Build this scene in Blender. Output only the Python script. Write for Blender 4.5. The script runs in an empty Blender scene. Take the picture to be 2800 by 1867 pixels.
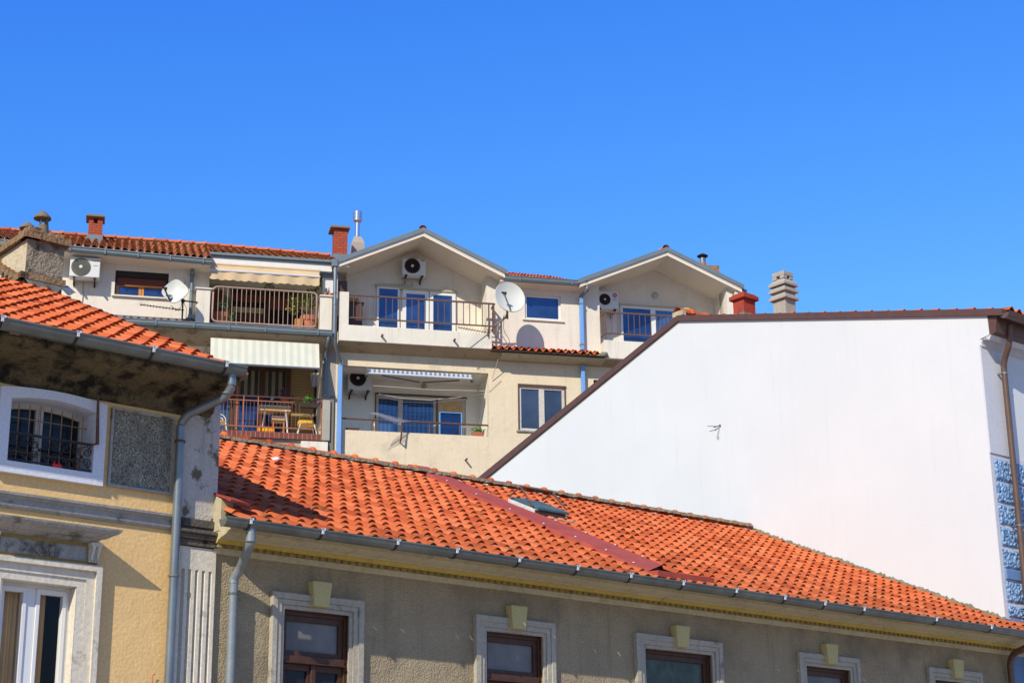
import bpy, bmesh, math, random
from mathutils import Vector, Matrix
random.seed(11)
rnd = random.Random(5)
scene = bpy.context.scene
col = scene.collection
PI = math.pi

# ------------------------------------------------------------------ camera model
FL, PITCH, ROLL, A1, A2 = 4815.79, 0.308282, -0.0109764, 0.879872, 1.34232
EYE = 1.7
def V3(x, y, z): return Vector((x, y, z))
cf = V3(0, math.cos(PITCH), math.sin(PITCH)); cu0 = V3(0, -math.sin(PITCH), math.cos(PITCH)); cx0 = V3(1, 0, 0)
cx = math.cos(ROLL)*cx0 + math.sin(ROLL)*cu0
cu = -math.sin(ROLL)*cx0 + math.cos(ROLL)*cu0
cam_d = bpy.data.cameras.new('camera'); cam = bpy.data.objects.new('camera', cam_d); col.objects.link(cam)
cam_d.sensor_width = 36; cam_d.lens = FL/2800*36; cam_d.clip_end = 5000; cam_d.clip_start = .1
M = Matrix((cx, cu, -cf)).transposed().to_4x4(); M.translation = V3(0, 0, EYE)
cam.matrix_world = M
scene.camera = cam
scene.render.resolution_x = 1024; scene.render.resolution_y = 682
scene.view_settings.view_transform = 'Standard'; scene.view_settings.look = 'None'; scene.view_settings.exposure = 0

def ray(q): return cf*FL + cx*(q[0]-1400) + cu*(933.5-q[1])
class Frame:
    """street frame: u along the facade, v outward from it, z up"""
    def __init__(s, az, px, depth):
        s.d = V3(math.sin(az), math.cos(az), 0); s.n = V3(math.cos(az), -math.sin(az), 0)
        r = ray(px); p = r*(depth/r.y); s.o = V3(p.x, p.y, 0); s.phi = PI/2 - az
    def w(s, u, v, z): return s.o + s.d*u + s.n*v + V3(0, 0, z)
    def hit(s, q, v=0):                       # wall plane at v -> (u, z)
        r = ray(q); t = (s.o.dot(s.n)+v)/r.dot(s.n); w = r*t
        return ((w-s.o).dot(s.d), w.z+EYE)
    def hitu(s, q, u):                        # cross plane at u -> (v, z)
        r = ray(q); t = (s.o.dot(s.d)+u)/r.dot(s.d); w = r*t
        return ((w-s.o).dot(s.n), w.z+EYE)
    def hitp(s, q, a, b, c):                  # plane z = a + b*u + c*v -> (u, v, z)
        r = ray(q); N = V3(0, 0, 1) - s.d*b - s.n*c
        # z - b*(w-o).d - c*(w-o).n = a
        k = a - EYE - b*s.o.dot(s.d) - c*s.o.dot(s.n)
        w = r*(k/r.dot(N)); return ((w-s.o).dot(s.d), (w-s.o).dot(s.n), w.z+EYE)
ZM = {'1':(0,560,3.357),'2':(550,640,2.528),'3':(880,560,3.92),'4':(900,920,2.94),'5':(1480,640,3.136),'6':(0,1000,3.618),'7':(0,1400,3.357),
      '8':(590,1167,2.24),'9':(1600,1400,1.96),'x':(2600,820,1.668),'c':(590,1350,3.92),'b':(560,1000,6.532),'k':(0,560,6.535),'m':(560,740,6.533),
      'w':(2500,820,6.533),'r':(2600,1600,5.873),'h':(1900,1130,15.68),'v':(1090,1220,2.94),'D':(0,0,.84)}
def P(k, x, y): a, b, s = ZM[k]; return (a+x/s, b+y/s)
ax, ay = P('8', 1000, 1300)
S1 = Frame(A1, (ax, ay), 20.0)      # street front: yellow, grey and white house
S2 = Frame(A2, (917, 900), 46.0)    # apartment building behind
def h1(k, x, y, v=0): return S1.hit(P(k, x, y), v)
def h2(k, x, y, v=0): return S2.hit(P(k, x, y), v)

# ------------------------------------------------------------------ materials
def nt(name):
    m = bpy.data.materials.new(name); m.use_nodes = True
    return m, m.node_tree.nodes, m.node_tree.links, m.node_tree.nodes['Principled BSDF']
def noise(N, L, co, scale, detail=4, rough=.6, sc=None):
    n = N.new('ShaderNodeTexNoise'); n.inputs['Scale'].default_value = scale; n.inputs['Detail'].default_value = detail; n.inputs['Roughness'].default_value = rough
    if sc:
        mp = N.new('ShaderNodeMapping'); mp.inputs['Scale'].default_value = sc; L.new(co, mp.inputs[0]); co = mp.outputs[0]
    L.new(co, n.inputs['Vector']); return n.outputs['Fac']
def ramp(N, L, f, a, b):
    r = N.new('ShaderNodeMapRange'); r.inputs[1].default_value = a; r.inputs[2].default_value = b; L.new(f, r.inputs[0]); return r.outputs[0]
def mix(N, L, f, a, b, mode='MIX'):
    m = N.new('ShaderNodeMix'); m.data_type = 'RGBA'; m.blend_type = mode
    if isinstance(f, (int, float)): m.inputs[0].default_value = f
    else: L.new(f, m.inputs[0])
    for i, c in ((6, a), (7, b)):
        if isinstance(c, tuple): m.inputs[i].default_value = (*c, 1)
        else: L.new(c, m.inputs[i])
    return m.outputs[2]
def math2(N, L, op, a, b):
    m = N.new('ShaderNodeMath'); m.operation = op
    for i, c in ((0, a), (1, b)):
        if isinstance(c, (int, float)): m.inputs[i].default_value = c
        else: L.new(c, m.inputs[i])
    return m.outputs[0]
def bump(N, L, h, bs, strength=.4, dist=.02):
    b = N.new('ShaderNodeBump'); b.inputs['Strength'].default_value = strength; b.inputs['Distance'].default_value = dist
    L.new(h, b.inputs['Height']); L.new(b.outputs[0], bs.inputs['Normal'])
def stucco(name, c, c2=None, grain=45, bs=.35, bd=.02, streak=0, streakc=(.12,.1,.08), patch=None, patchc=(.1,.09,.07), big=1.3, rough=.92, p0=.56, p1=.66):
    m, N, L, b = nt(name); co = N.new('ShaderNodeTexCoord').outputs['Object']
    c2 = c2 or tuple(x*.82 for x in c)
    f = ramp(N, L, noise(N, L, co, big, 6), .35, .68)
    out = mix(N, L, f, c, c2)
    fine = noise(N, L, co, grain, 3)
    out = mix(N, L, .35, out, mix(N, L, ramp(N, L, fine, .3, .7), tuple(x*.72 for x in c2), tuple(min(1, x*1.15) for x in c)))
    if streak:
        s = ramp(N, L, noise(N, L, co, 2.2, 5, .65, (3.5, 3.5, .22)), .54, .75)
        out = mix(N, L, math2(N, L, 'MULTIPLY', s, streak), out, streakc)
    if patch:
        s = ramp(N, L, noise(N, L, co, patch, 8, .62), p0, p1)
        out = mix(N, L, s, out, patchc)
    L.new(out, b.inputs['Base Color']); b.inputs['Roughness'].default_value = rough; b.inputs['Specular IOR Level'].default_value = .2
    hh = math2(N, L, 'ADD', fine, math2(N, L, 'MULTIPLY', noise(N, L, co, 6, 5), 1.2))
    bump(N, L, hh, b, bs, bd)
    return m
def paint(name, c, rough=.5, var=.15, metal=0, scale=6, dirt=0, dirtc=(.09,.06,.04), bs=.05, spec=.4):
    m, N, L, b = nt(name); co = N.new('ShaderNodeTexCoord').outputs['Object']
    f = ramp(N, L, noise(N, L, co, scale, 5), .3, .7)
    out = mix(N, L, f, c, tuple(x*(1-var) for x in c))
    if dirt:
        out = mix(N, L, math2(N, L, 'MULTIPLY', ramp(N, L, noise(N, L, co, scale*2.3, 8, .7), .5, .7), dirt), out, dirtc)
    L.new(out, b.inputs['Base Color']); b.inputs['Roughness'].default_value = rough; b.inputs['Metallic'].default_value = metal
    b.inputs['Specular IOR Level'].default_value = spec
    if bs: bump(N, L, noise(N, L, co, scale*6, 4), b, bs*2, .01)
    return m
def glass(name, c, metal=.55, rough=.03, curtain_or_reflection=None):
    m, N, L, b = nt(name); co = N.new('ShaderNodeTexCoord').outputs['Object']
    f = ramp(N, L, noise(N, L, co, 1.1, 3), .35, .65)
    out = mix(N, L, f, c, tuple(x*.6 for x in c))
    if curtain_or_reflection:
        w = N.new('ShaderNodeTexWave'); w.inputs['Scale'].default_value = 2.6; w.inputs['Distortion'].default_value = 3.5; w.inputs['Detail'].default_value = 2; w.inputs['Detail Scale'].default_value = .4
        w.bands_direction = 'X'
        L.new(co, w.inputs['Vector']); out = mix(N, L, math2(N, L, 'MULTIPLY', ramp(N, L, w.outputs['Fac'], .1, 1), .45), out, curtain_or_reflection)
    L.new(out, b.inputs['Base Color']); b.inputs['Metallic'].default_value = metal; b.inputs['Roughness'].default_value = rough
    b.inputs['Specular IOR Level'].default_value = .7
    bump(N, L, noise(N, L, co, 1.4, 1), b, .06, .02)
    return m
def clear_glass(name, t=.82, tint=(.75,.8,.8)):
    m, N, L, b = nt(name); N.remove(b)
    tr = N.new('ShaderNodeBsdfTransparent'); tr.inputs[0].default_value = (*tint, 1)
    g = N.new('ShaderNodeBsdfGlossy'); g.inputs['Roughness'].default_value = .04; g.inputs[0].default_value = (.8,.85,.9,1)
    mx = N.new('ShaderNodeMixShader'); mx.inputs[0].default_value = 1-t
    L.new(tr.outputs[0], mx.inputs[1]); L.new(g.outputs[0], mx.inputs[2]); L.new(mx.outputs[0], N['Material Output'].inputs[0])
    return m
def tiles(name, c=(.655,.148,.048), dark=(.10,.045,.02), grime=.5):
    m, N, L, b = nt(name); co = N.new('ShaderNodeTexCoord').outputs['Object']
    at = N.new('ShaderNodeAttribute'); at.attribute_name = 'tint'
    sp = N.new('ShaderNodeSeparateColor'); L.new(at.outputs['Color'], sp.inputs[0])
    cr = N.new('ShaderNodeValToRGB'); L.new(sp.outputs[0], cr.inputs[0])
    e = cr.color_ramp.elements
    e[0].position = 0; e[0].color = (c[0]*.55, c[1]*.46, c[2]*.5, 1); e[1].position = 1; e[1].color = (c[0]*1.1, c[1]*1.45, c[2]*1.7, 1)
    k = e.new(.5); k.color = (*c, 1)
    out = cr.outputs[0]
    blot = ramp(N, L, noise(N, L, co, 9, 7, .65), .35, .75)
    out = mix(N, L, math2(N, L, 'MULTIPLY', blot, .35), out, tuple(x*.62 for x in c))
    lich = ramp(N, L, noise(N, L, co, 3.2, 9, .7), .5, .72)
    lf = math2(N, L, 'MULTIPLY', math2(N, L, 'ADD', math2(N, L, 'MULTIPLY', sp.outputs[1], 1.3), .10), math2(N, L, 'ADD', lich, .25))
    cl = N.new('ShaderNodeClamp'); L.new(lf, cl.inputs[0])
    out = mix(N, L, math2(N, L, 'MULTIPLY', cl.outputs[0], grime*1.7), out, dark)
    out = mix(N, L, math2(N, L, 'MULTIPLY', sp.outputs[2], .5), out, (.18,.032,.012))  # lip faces coloured darker, deepening the shaded crescents under the tile edges
    L.new(out, b.inputs['Base Color']); b.inputs['Roughness'].default_value = .85; b.inputs['Specular IOR Level'].default_value = .06
    bump(N, L, noise(N, L, co, 40, 4), b, .25, .006)
    return m
def bricks(name, c1, c2, mortar, sx=4, bw=.5, rh=.25, ms=.02, axis=None):
    m, N, L, b = nt(name); co = N.new('ShaderNodeTexCoord').outputs['Object']
    sep = N.new('ShaderNodeSeparateXYZ'); L.new(co, sep.inputs[0]); cb = N.new('ShaderNodeCombineXYZ')
    L.new(math2(N, L, 'ADD', sep.outputs[0], sep.outputs[1]), cb.inputs[0]); L.new(sep.outputs[2], cb.inputs[1])
    t = N.new('ShaderNodeTexBrick'); L.new(cb.outputs[0], t.inputs['Vector'])
    t.inputs['Color1'].default_value = (*c1, 1); t.inputs['Color2'].default_value = (*c2, 1); t.inputs['Mortar'].default_value = (*mortar, 1)
    t.inputs['Scale'].default_value = sx; t.inputs['Brick Width'].default_value = bw; t.inputs['Row Height'].default_value = rh; t.inputs['Mortar Size'].default_value = ms
    out = mix(N, L, math2(N, L, 'MULTIPLY', ramp(N, L, noise(N, L, co, 9, 6), .4, .7), .35), t.outputs['Color'], tuple(x*.6 for x in c1))
    L.new(out, b.inputs['Base Color']); b.inputs['Roughness'].default_value = .85
    bump(N, L, math2(N, L, 'SUBTRACT', 1, t.outputs['Fac']), b, .6, .02)
    return m
def stripes(name, ca, cb_, period, axis=0, duty=.5, rough=.8):
    m, N, L, b = nt(name); co = N.new('ShaderNodeTexCoord').outputs['Object']
    sep = N.new('ShaderNodeSeparateXYZ'); L.new(co, sep.inputs[0])
    f = math2(N, L, 'FRACT', math2(N, L, 'DIVIDE', math2(N, L, 'ADD', sep.outputs[axis], 100), period), 0)
    st = math2(N, L, 'GREATER_THAN', f, duty)
    out = mix(N, L, st, ca, cb_)
    out = mix(N, L, math2(N, L, 'MULTIPLY', ramp(N, L, noise(N, L, co, 3, 5), .4, .75), .25), out, tuple(x*.6 for x in ca))
    L.new(out, b.inputs['Base Color']); b.inputs['Roughness'].default_value = rough
    return m
def leafmat(name, a, b2, c3=None):
    m, N, L, b = nt(name)
    at = N.new('ShaderNodeAttribute'); at.attribute_name = 'tint'
    sp = N.new('ShaderNodeSeparateColor'); L.new(at.outputs['Color'], sp.inputs[0])
    out = mix(N, L, sp.outputs[0], a, b2)
    L.new(out, b.inputs['Base Color']); b.inputs['Roughness'].default_value = .55
    return m
def rustica(name):      # blue rock-faced blocks
    m, N, L, b = nt(name); co = N.new('ShaderNodeTexCoord').outputs['Object']
    v = N.new('ShaderNodeTexVoronoi'); v.inputs['Scale'].default_value = 19; L.new(co, v.inputs['Vector'])
    f = ramp(N, L, v.outputs['Distance'], .35, .85)
    out = mix(N, L, f, (.26,.42,.62), (.06,.12,.23))
    L.new(out, b.inputs['Base Color']); b.inputs['Roughness'].default_value = .8
    bump(N, L, math2(N, L, 'SUBTRACT', 1, v.outputs['Distance']), b, .6, .04)
    return m
def pebble(name):
    m, N, L, b = nt(name); co = N.new('ShaderNodeTexCoord').outputs['Object']
    v = N.new('ShaderNodeTexVoronoi'); v.inputs['Scale'].default_value = 62; v.inputs['Randomness'].default_value = 1; L.new(co, v.inputs['Vector'])
    f = ramp(N, L, noise(N, L, co, 75, 5, .75), .40, .62)
    out = mix(N, L, f, (.74,.70,.54), (.045,.038,.022))
    out = mix(N, L, math2(N, L, 'MULTIPLY', ramp(N, L, noise(N, L, co, 4, 6), .4, .7), .5), out, (.08,.075,.055))
    L.new(out, b.inputs['Base Color']); b.inputs['Roughness'].default_value = .95
    bump(N, L, math2(N, L, 'ADD', v.outputs['Distance'], noise(N, L, co, 75, 5, .75)), b, 1, .03)
    return m

m_yellow = stucco('yellow_stucco', (.80,.535,.235), (.71,.47,.205), grain=28, bs=.25, bd=.025, patch=2.6, patchc=(.6,.42,.2), p0=.63, p1=.72)
m_grey = stucco('grey_roughcast', (.455,.37,.235), (.365,.295,.185), grain=42, bs=.9, bd=.04, streak=.55, streakc=(.21,.175,.115), patch=1.0, patchc=(.22,.18,.12), p0=.48, p1=.72)
m_white = stucco('white_render', (.665,.69,.695), (.60,.63,.64), grain=70, bs=.06, bd=.006, streak=.3, streakc=(.52,.535,.555), big=.45, patch=.7, patchc=(.61,.635,.65), p0=.52, p1=.7)
m_rear_up = stucco('pale_render', (.75,.69,.585), (.69,.635,.54), grain=50, bs=.4, bd=.02, streak=.35, streakc=(.42,.37,.3), patch=2.2, patchc=(.58,.52,.43), p0=.56, p1=.74)
m_rear_lo = stucco('beige_render', (.75,.635,.45), (.67,.565,.40), grain=38, bs=.5, bd=.025, streak=.3, streakc=(.34,.27,.18), patch=1.6, patchc=(.55,.47,.35), p0=.55, p1=.75)
m_int = stucco('pale_loggia_render', (.88,.84,.72), (.82,.78,.67), grain=50, bs=.2, bd=.01, streak=.15, streakc=(.6,.55,.45))
m_parapet = stucco('stained_white_render', (.76,.71,.60), (.68,.64,.54), grain=40, bs=.4, bd=.02, streak=.5, streakc=(.38,.34,.27))
m_soffit = stucco('soffit_render', (.78,.69,.55), (.72,.63,.50), grain=60, bs=.2, bd=.01)
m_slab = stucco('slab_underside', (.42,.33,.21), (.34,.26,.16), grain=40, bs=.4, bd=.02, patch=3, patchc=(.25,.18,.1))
m_darkwall = stucco('painted_shade_render', (.42,.37,.30), (.35,.31,.26), grain=40, bs=.4, bd=.02)  # darker copy of the lower wall render, shade put into its colour
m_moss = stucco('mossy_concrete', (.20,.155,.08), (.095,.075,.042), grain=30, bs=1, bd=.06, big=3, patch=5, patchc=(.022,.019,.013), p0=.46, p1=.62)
m_pier = stucco('peeling_plaster', (.56,.53,.45), (.47,.44,.37), grain=40, bs=.4, bd=.03, patch=4.2, patchc=(.15,.125,.08), p0=.55, p1=.615, streak=.5)
m_blackpl = stucco('soot_plaster', (.16,.14,.11), (.06,.05,.04), grain=30, bs=.6, bd=.03, patch=5, patchc=(.03,.025,.02))
m_chim = stucco('chimney_render', (.34,.29,.21), (.26,.22,.155), grain=26, bs=.9, bd=.05, patch=7, patchc=(.10,.085,.06), p0=.5, p1=.68, big=4)
m_chlt = stucco('painted_sunlit_render', (.62,.53,.36), (.52,.44,.30), grain=26, bs=.5, bd=.03, patch=5, patchc=(.36,.29,.18))
m_oldbrick = stucco('old_brick', (.33,.21,.115), (.23,.14,.075), grain=24, bs=.7, bd=.03, big=7, patch=6, patchc=(.10,.075,.045))
m_mould = stucco('white_mould', (.70,.64,.52), (.60,.55,.45), grain=26, bs=.3, bd=.015, streak=.35, streakc=(.26,.24,.2), patch=5, patchc=(.30,.27,.22), p0=.6, p1=.72)
m_hood = stucco('weathered_mould', (.40,.385,.35), (.29,.28,.255), grain=26, bs=.35, bd=.02, patch=4, patchc=(.13,.12,.1), streak=.4)
m_bluew = stucco('white_blue_surround', (.68,.70,.74), (.64,.66,.70), grain=30, bs=.25, bd=.015)
m_ochre = stucco('ochre_trim', (.42,.29,.09), (.34,.23,.07), grain=30, bs=.3, bd=.01)
m_cream = stucco('cream_trim', (.50,.44,.29), (.43,.38,.25), grain=26, bs=.25, bd=.012, streak=.35, streakc=(.24,.2,.13), patch=3.5, patchc=(.30,.25,.16), p0=.6, p1=.75)
m_cornice = stucco('cornice_trim', (.56,.49,.31), (.46,.40,.25), grain=26, bs=.2, bd=.012, streak=.45, streakc=(.2,.16,.08))
m_ocr2 = stucco('yellow_band', (.60,.44,.10), (.48,.35,.09), grain=26, bs=.2, bd=.012, streak=.4, streakc=(.2,.13,.03))
m_dent = stucco('dentil_dark', (.40,.30,.10), (.2,.15,.06), grain=26, bs=.3, bd=.012, big=9)
m_sur = stucco('dull_white_surround', (.46,.42,.335), (.37,.34,.27), grain=26, bs=.35, bd=.015, streak=.45, streakc=(.24,.22,.18), patch=5, patchc=(.22,.2,.16), p0=.58, p1=.7)
m_key = stucco('keystone_cream', (.55,.47,.22), (.50,.43,.2), grain=40, bs=.2, bd=.01)
m_tile = tiles('orange_tile'); m_tile_old = tiles('weathered_tile', c=(.54,.19,.08), dark=(.15,.065,.028), grime=.6)
m_mortar = stucco('mortar', (.34,.27,.17), (.2,.155,.09), grain=30, bs=1, bd=.06, big=8)
m_redsheet = paint('red_sheet_metal', (.44,.085,.06), .75, .25, dirt=.35, dirtc=(.36,.15,.11), scale=3, spec=.1)
m_redpaint = stucco('red_painted_render', (.40,.065,.04), (.30,.05,.03), grain=30, bs=.5, bd=.02, patch=5, patchc=(.2,.06,.045))
m_zinc = paint('zinc_sheet', (.235,.275,.30), .36, .25, metal=.55, scale=3, dirt=.25, dirtc=(.28,.29,.25), spec=.5)
m_zincd = paint('dull_zinc', (.20,.215,.19), .38, .4, metal=.3, scale=2.2, dirt=.45, dirtc=(.075,.075,.055))
m_bluezinc = paint('blue_grey_sheet', (.175,.215,.235), .5, .15, metal=.2, scale=2)
m_bluepipe = paint('blue_painted_pipe', (.17,.36,.72), .45, .15, metal=.0, scale=2)
m_greypipe = paint('grey_pipe', (.25,.285,.30), .5, .2, metal=.25, scale=5, dirt=.4, dirtc=(.33,.33,.31))
m_brownm = paint('brown_sheet', (.125,.062,.045), .42, .2, metal=.1)
m_browng = paint('brown_gutter', (.16,.10,.075), .35, .2, metal=.3)
m_rail = paint('brown_rail', (.145,.078,.06), .5, .2, dirt=.25)
m_railp = paint('pinkish_rail', (.42,.29,.23), .5, .2, dirt=.25, dirtc=(.2,.1,.07))
m_railr = paint('rust_rail', (.38,.14,.08), .55, .25, dirt=.3)
m_rust = paint('rust', (.16,.075,.045), .75, .4, scale=14, dirt=.5)
m_iron = paint('wrought_iron', (.035,.026,.024), .55, .3)
m_rustw = paint('rusty_wire', (.40,.22,.09), .7, .4)
m_woodf = paint('red_brown_wood', (.088,.036,.019), .5, .35, scale=10, dirt=.35)
m_woodl = paint('orange_wood', (.60,.24,.055), .5, .25, scale=10)
m_woodp = paint('pale_wood', (.66,.44,.2), .6, .3, scale=12)
m_roller = stripes('roller_shutter', (.17,.045,.025), (.10,.028,.016), .045, 2, .72)
m_pvc = paint('white_pvc', (.72,.72,.70), .35, .06, scale=2)
m_oldwhite = paint('flaking_white_wood', (.58,.55,.49), .6, .12, scale=8, dirt=.5, dirtc=(.28,.2,.12))
m_acw = paint('ac_white', (.66,.66,.62), .45, .08, scale=3)
m_acg = paint('ac_grille', (.10,.10,.085), .6, .3)
m_acgl = stripes('ac_grille_light', (.20,.20,.165), (.13,.13,.105), .012, 2)
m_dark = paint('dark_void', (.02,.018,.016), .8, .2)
m_shade = paint('shade_black_brown', (.04,.025,.02), .8, .2)
m_gblue = glass('blue_glass', (.04,.095,.25))
m_gblue2 = glass('blue_glass_curtain', (.07,.15,.31), curtain_or_reflection=(.15,.25,.42))
m_gdark = paint('dark_glass', (.016,.016,.018), .15, .4, scale=3, spec=.3, bs=0)
m_gdust = paint('dusty_glass', (.22,.215,.20), .3, .4, scale=2.2, spec=.25, bs=0)
m_gsteel = glass('grey_blue_glass', (.06,.085,.14), metal=.3)
m_ggreen = paint('green_grey_glass', (.085,.12,.095), .2, .6, scale=5, spec=.3, bs=0)
m_gclear = clear_glass('clear_glass', .975, (.95,.95,.93))
m_drape = paint('brown_drape', (.80,.50,.20), .85, .25, scale=3, bs=.2)
m_pebble = pebble('pebble_dash'); m_rock = rustica('blue_rockface')
m_bluewall = stucco('blue_render', (.16,.27,.47), (.13,.23,.42), grain=40, bs=.3)
m_greyside = stucco('pale_grey_render', (.60,.61,.64), (.55,.56,.60), grain=40, bs=.2, bd=.01, streak=.2)
m_brick = bricks('red_brick', (.42,.075,.03), (.34,.06,.025), (.13,.04,.025), 4, .88, .30, .035)
m_stripb = bricks('brick_coping', (.22,.055,.035), (.15,.04,.03), (.40,.28,.2), 4, .5, 2.2, .025)
m_conc = stucco('concrete', (.42,.39,.33), (.35,.325,.275), grain=40, bs=.4, bd=.02, streak=.3, streakc=(.2,.18,.15))
m_concd = stucco('dark_concrete', (.22,.19,.15), (.2,.185,.16), grain=40, bs=.4, bd=.02)
m_soot = paint('soot', (.03,.026,.024), .85, .4)
m_inox = paint('steel_flue', (.62,.63,.65), .22, .08, metal=.9)
m_cowl = stucco('lichen_concrete', (.22,.19,.13), (.14,.12,.085), grain=40, bs=.6, bd=.02, big=6)
m_awbeige = paint('beige_canvas', (.62,.46,.27), .85, .12, scale=2)
m_awstr = stripes('striped_canvas', (.66,.63,.50), (.53,.555,.46), .20, 0)
m_awblue = stripes('blue_striped_canvas', (.55,.58,.62), (.14,.2,.34), .13, 0)
m_alu = paint('white_alu', (.68,.70,.74), .35, .08, metal=.2)
m_terra = paint('terracotta_pot', (.50,.165,.08), .8, .3, scale=7, dirt=.25, dirtc=(.5,.35,.25))
m_leaf = leafmat('lemon_leaf', (.05,.11,.015), (.42,.46,.04)); m_leafd = leafmat('dark_leaf', (.03,.07,.02), (.09,.17,.05))
m_leafg = leafmat('bright_leaf', (.05,.14,.02), (.16,.32,.05)); m_leafp = leafmat('purple_leaf', (.06,.02,.05), (.20,.10,.18))
m_bark = paint('bark', (.09,.06,.04), .9, .3)
m_siding = stripes('tan_siding', (.36,.25,.11), (.17,.11,.05), .075, 2, .82)
m_reflstr = stripes('awning_reflection_stripes', (.22,.20,.14), (.025,.025,.02), .19, 0, .5)
m_cloth = paint('white_cloth', (.62,.60,.54), .9, .1)
m_yellowc = paint('yellow_cushion', (.80,.46,.02), .85, .15)
m_orange = paint('orange_plastic', (.80,.17,.015), .4, .2)
m_whitep = paint('white_paint', (.74,.72,.68), .5, .08)
m_bluec = paint('blue_sheet', (.03,.11,.38), .6, .3)
m_cab = paint('brown_cabinet', (.10,.045,.033), .5, .2)
m_red = paint('red_plastic', (.65,.02,.015), .4, .1)
m_magenta = paint('magenta_logo', (.45,.03,.09), .5, .05); m_redtxt = paint('red_print', (.60,.03,.03), .5, 0, bs=0); m_greytxt = paint('grey_print', (.18,.18,.18), .5, 0, bs=0)
m_dish = paint('dish_white', (.60,.61,.55), .5, .06, scale=2)
m_cable = paint('cable', (.42,.38,.32), .7, .1); m_blackc = paint('black_cable', (.03,.03,.03), .6, .1)
m_lamp = paint('frosted_lamp', (.42,.45,.40), .3, .1)
m_hatch = paint('hatch_paint', (.58,.62,.62), .6, .15, scale=7, dirt=.6, dirtc=(.25,.2,.15)); m_green = paint('green_lid', (.07,.13,.12), .4, .3)
m_ground = stucco('paving', (.40,.34,.27), (.34,.29,.23), grain=30, bs=.3)

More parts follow.
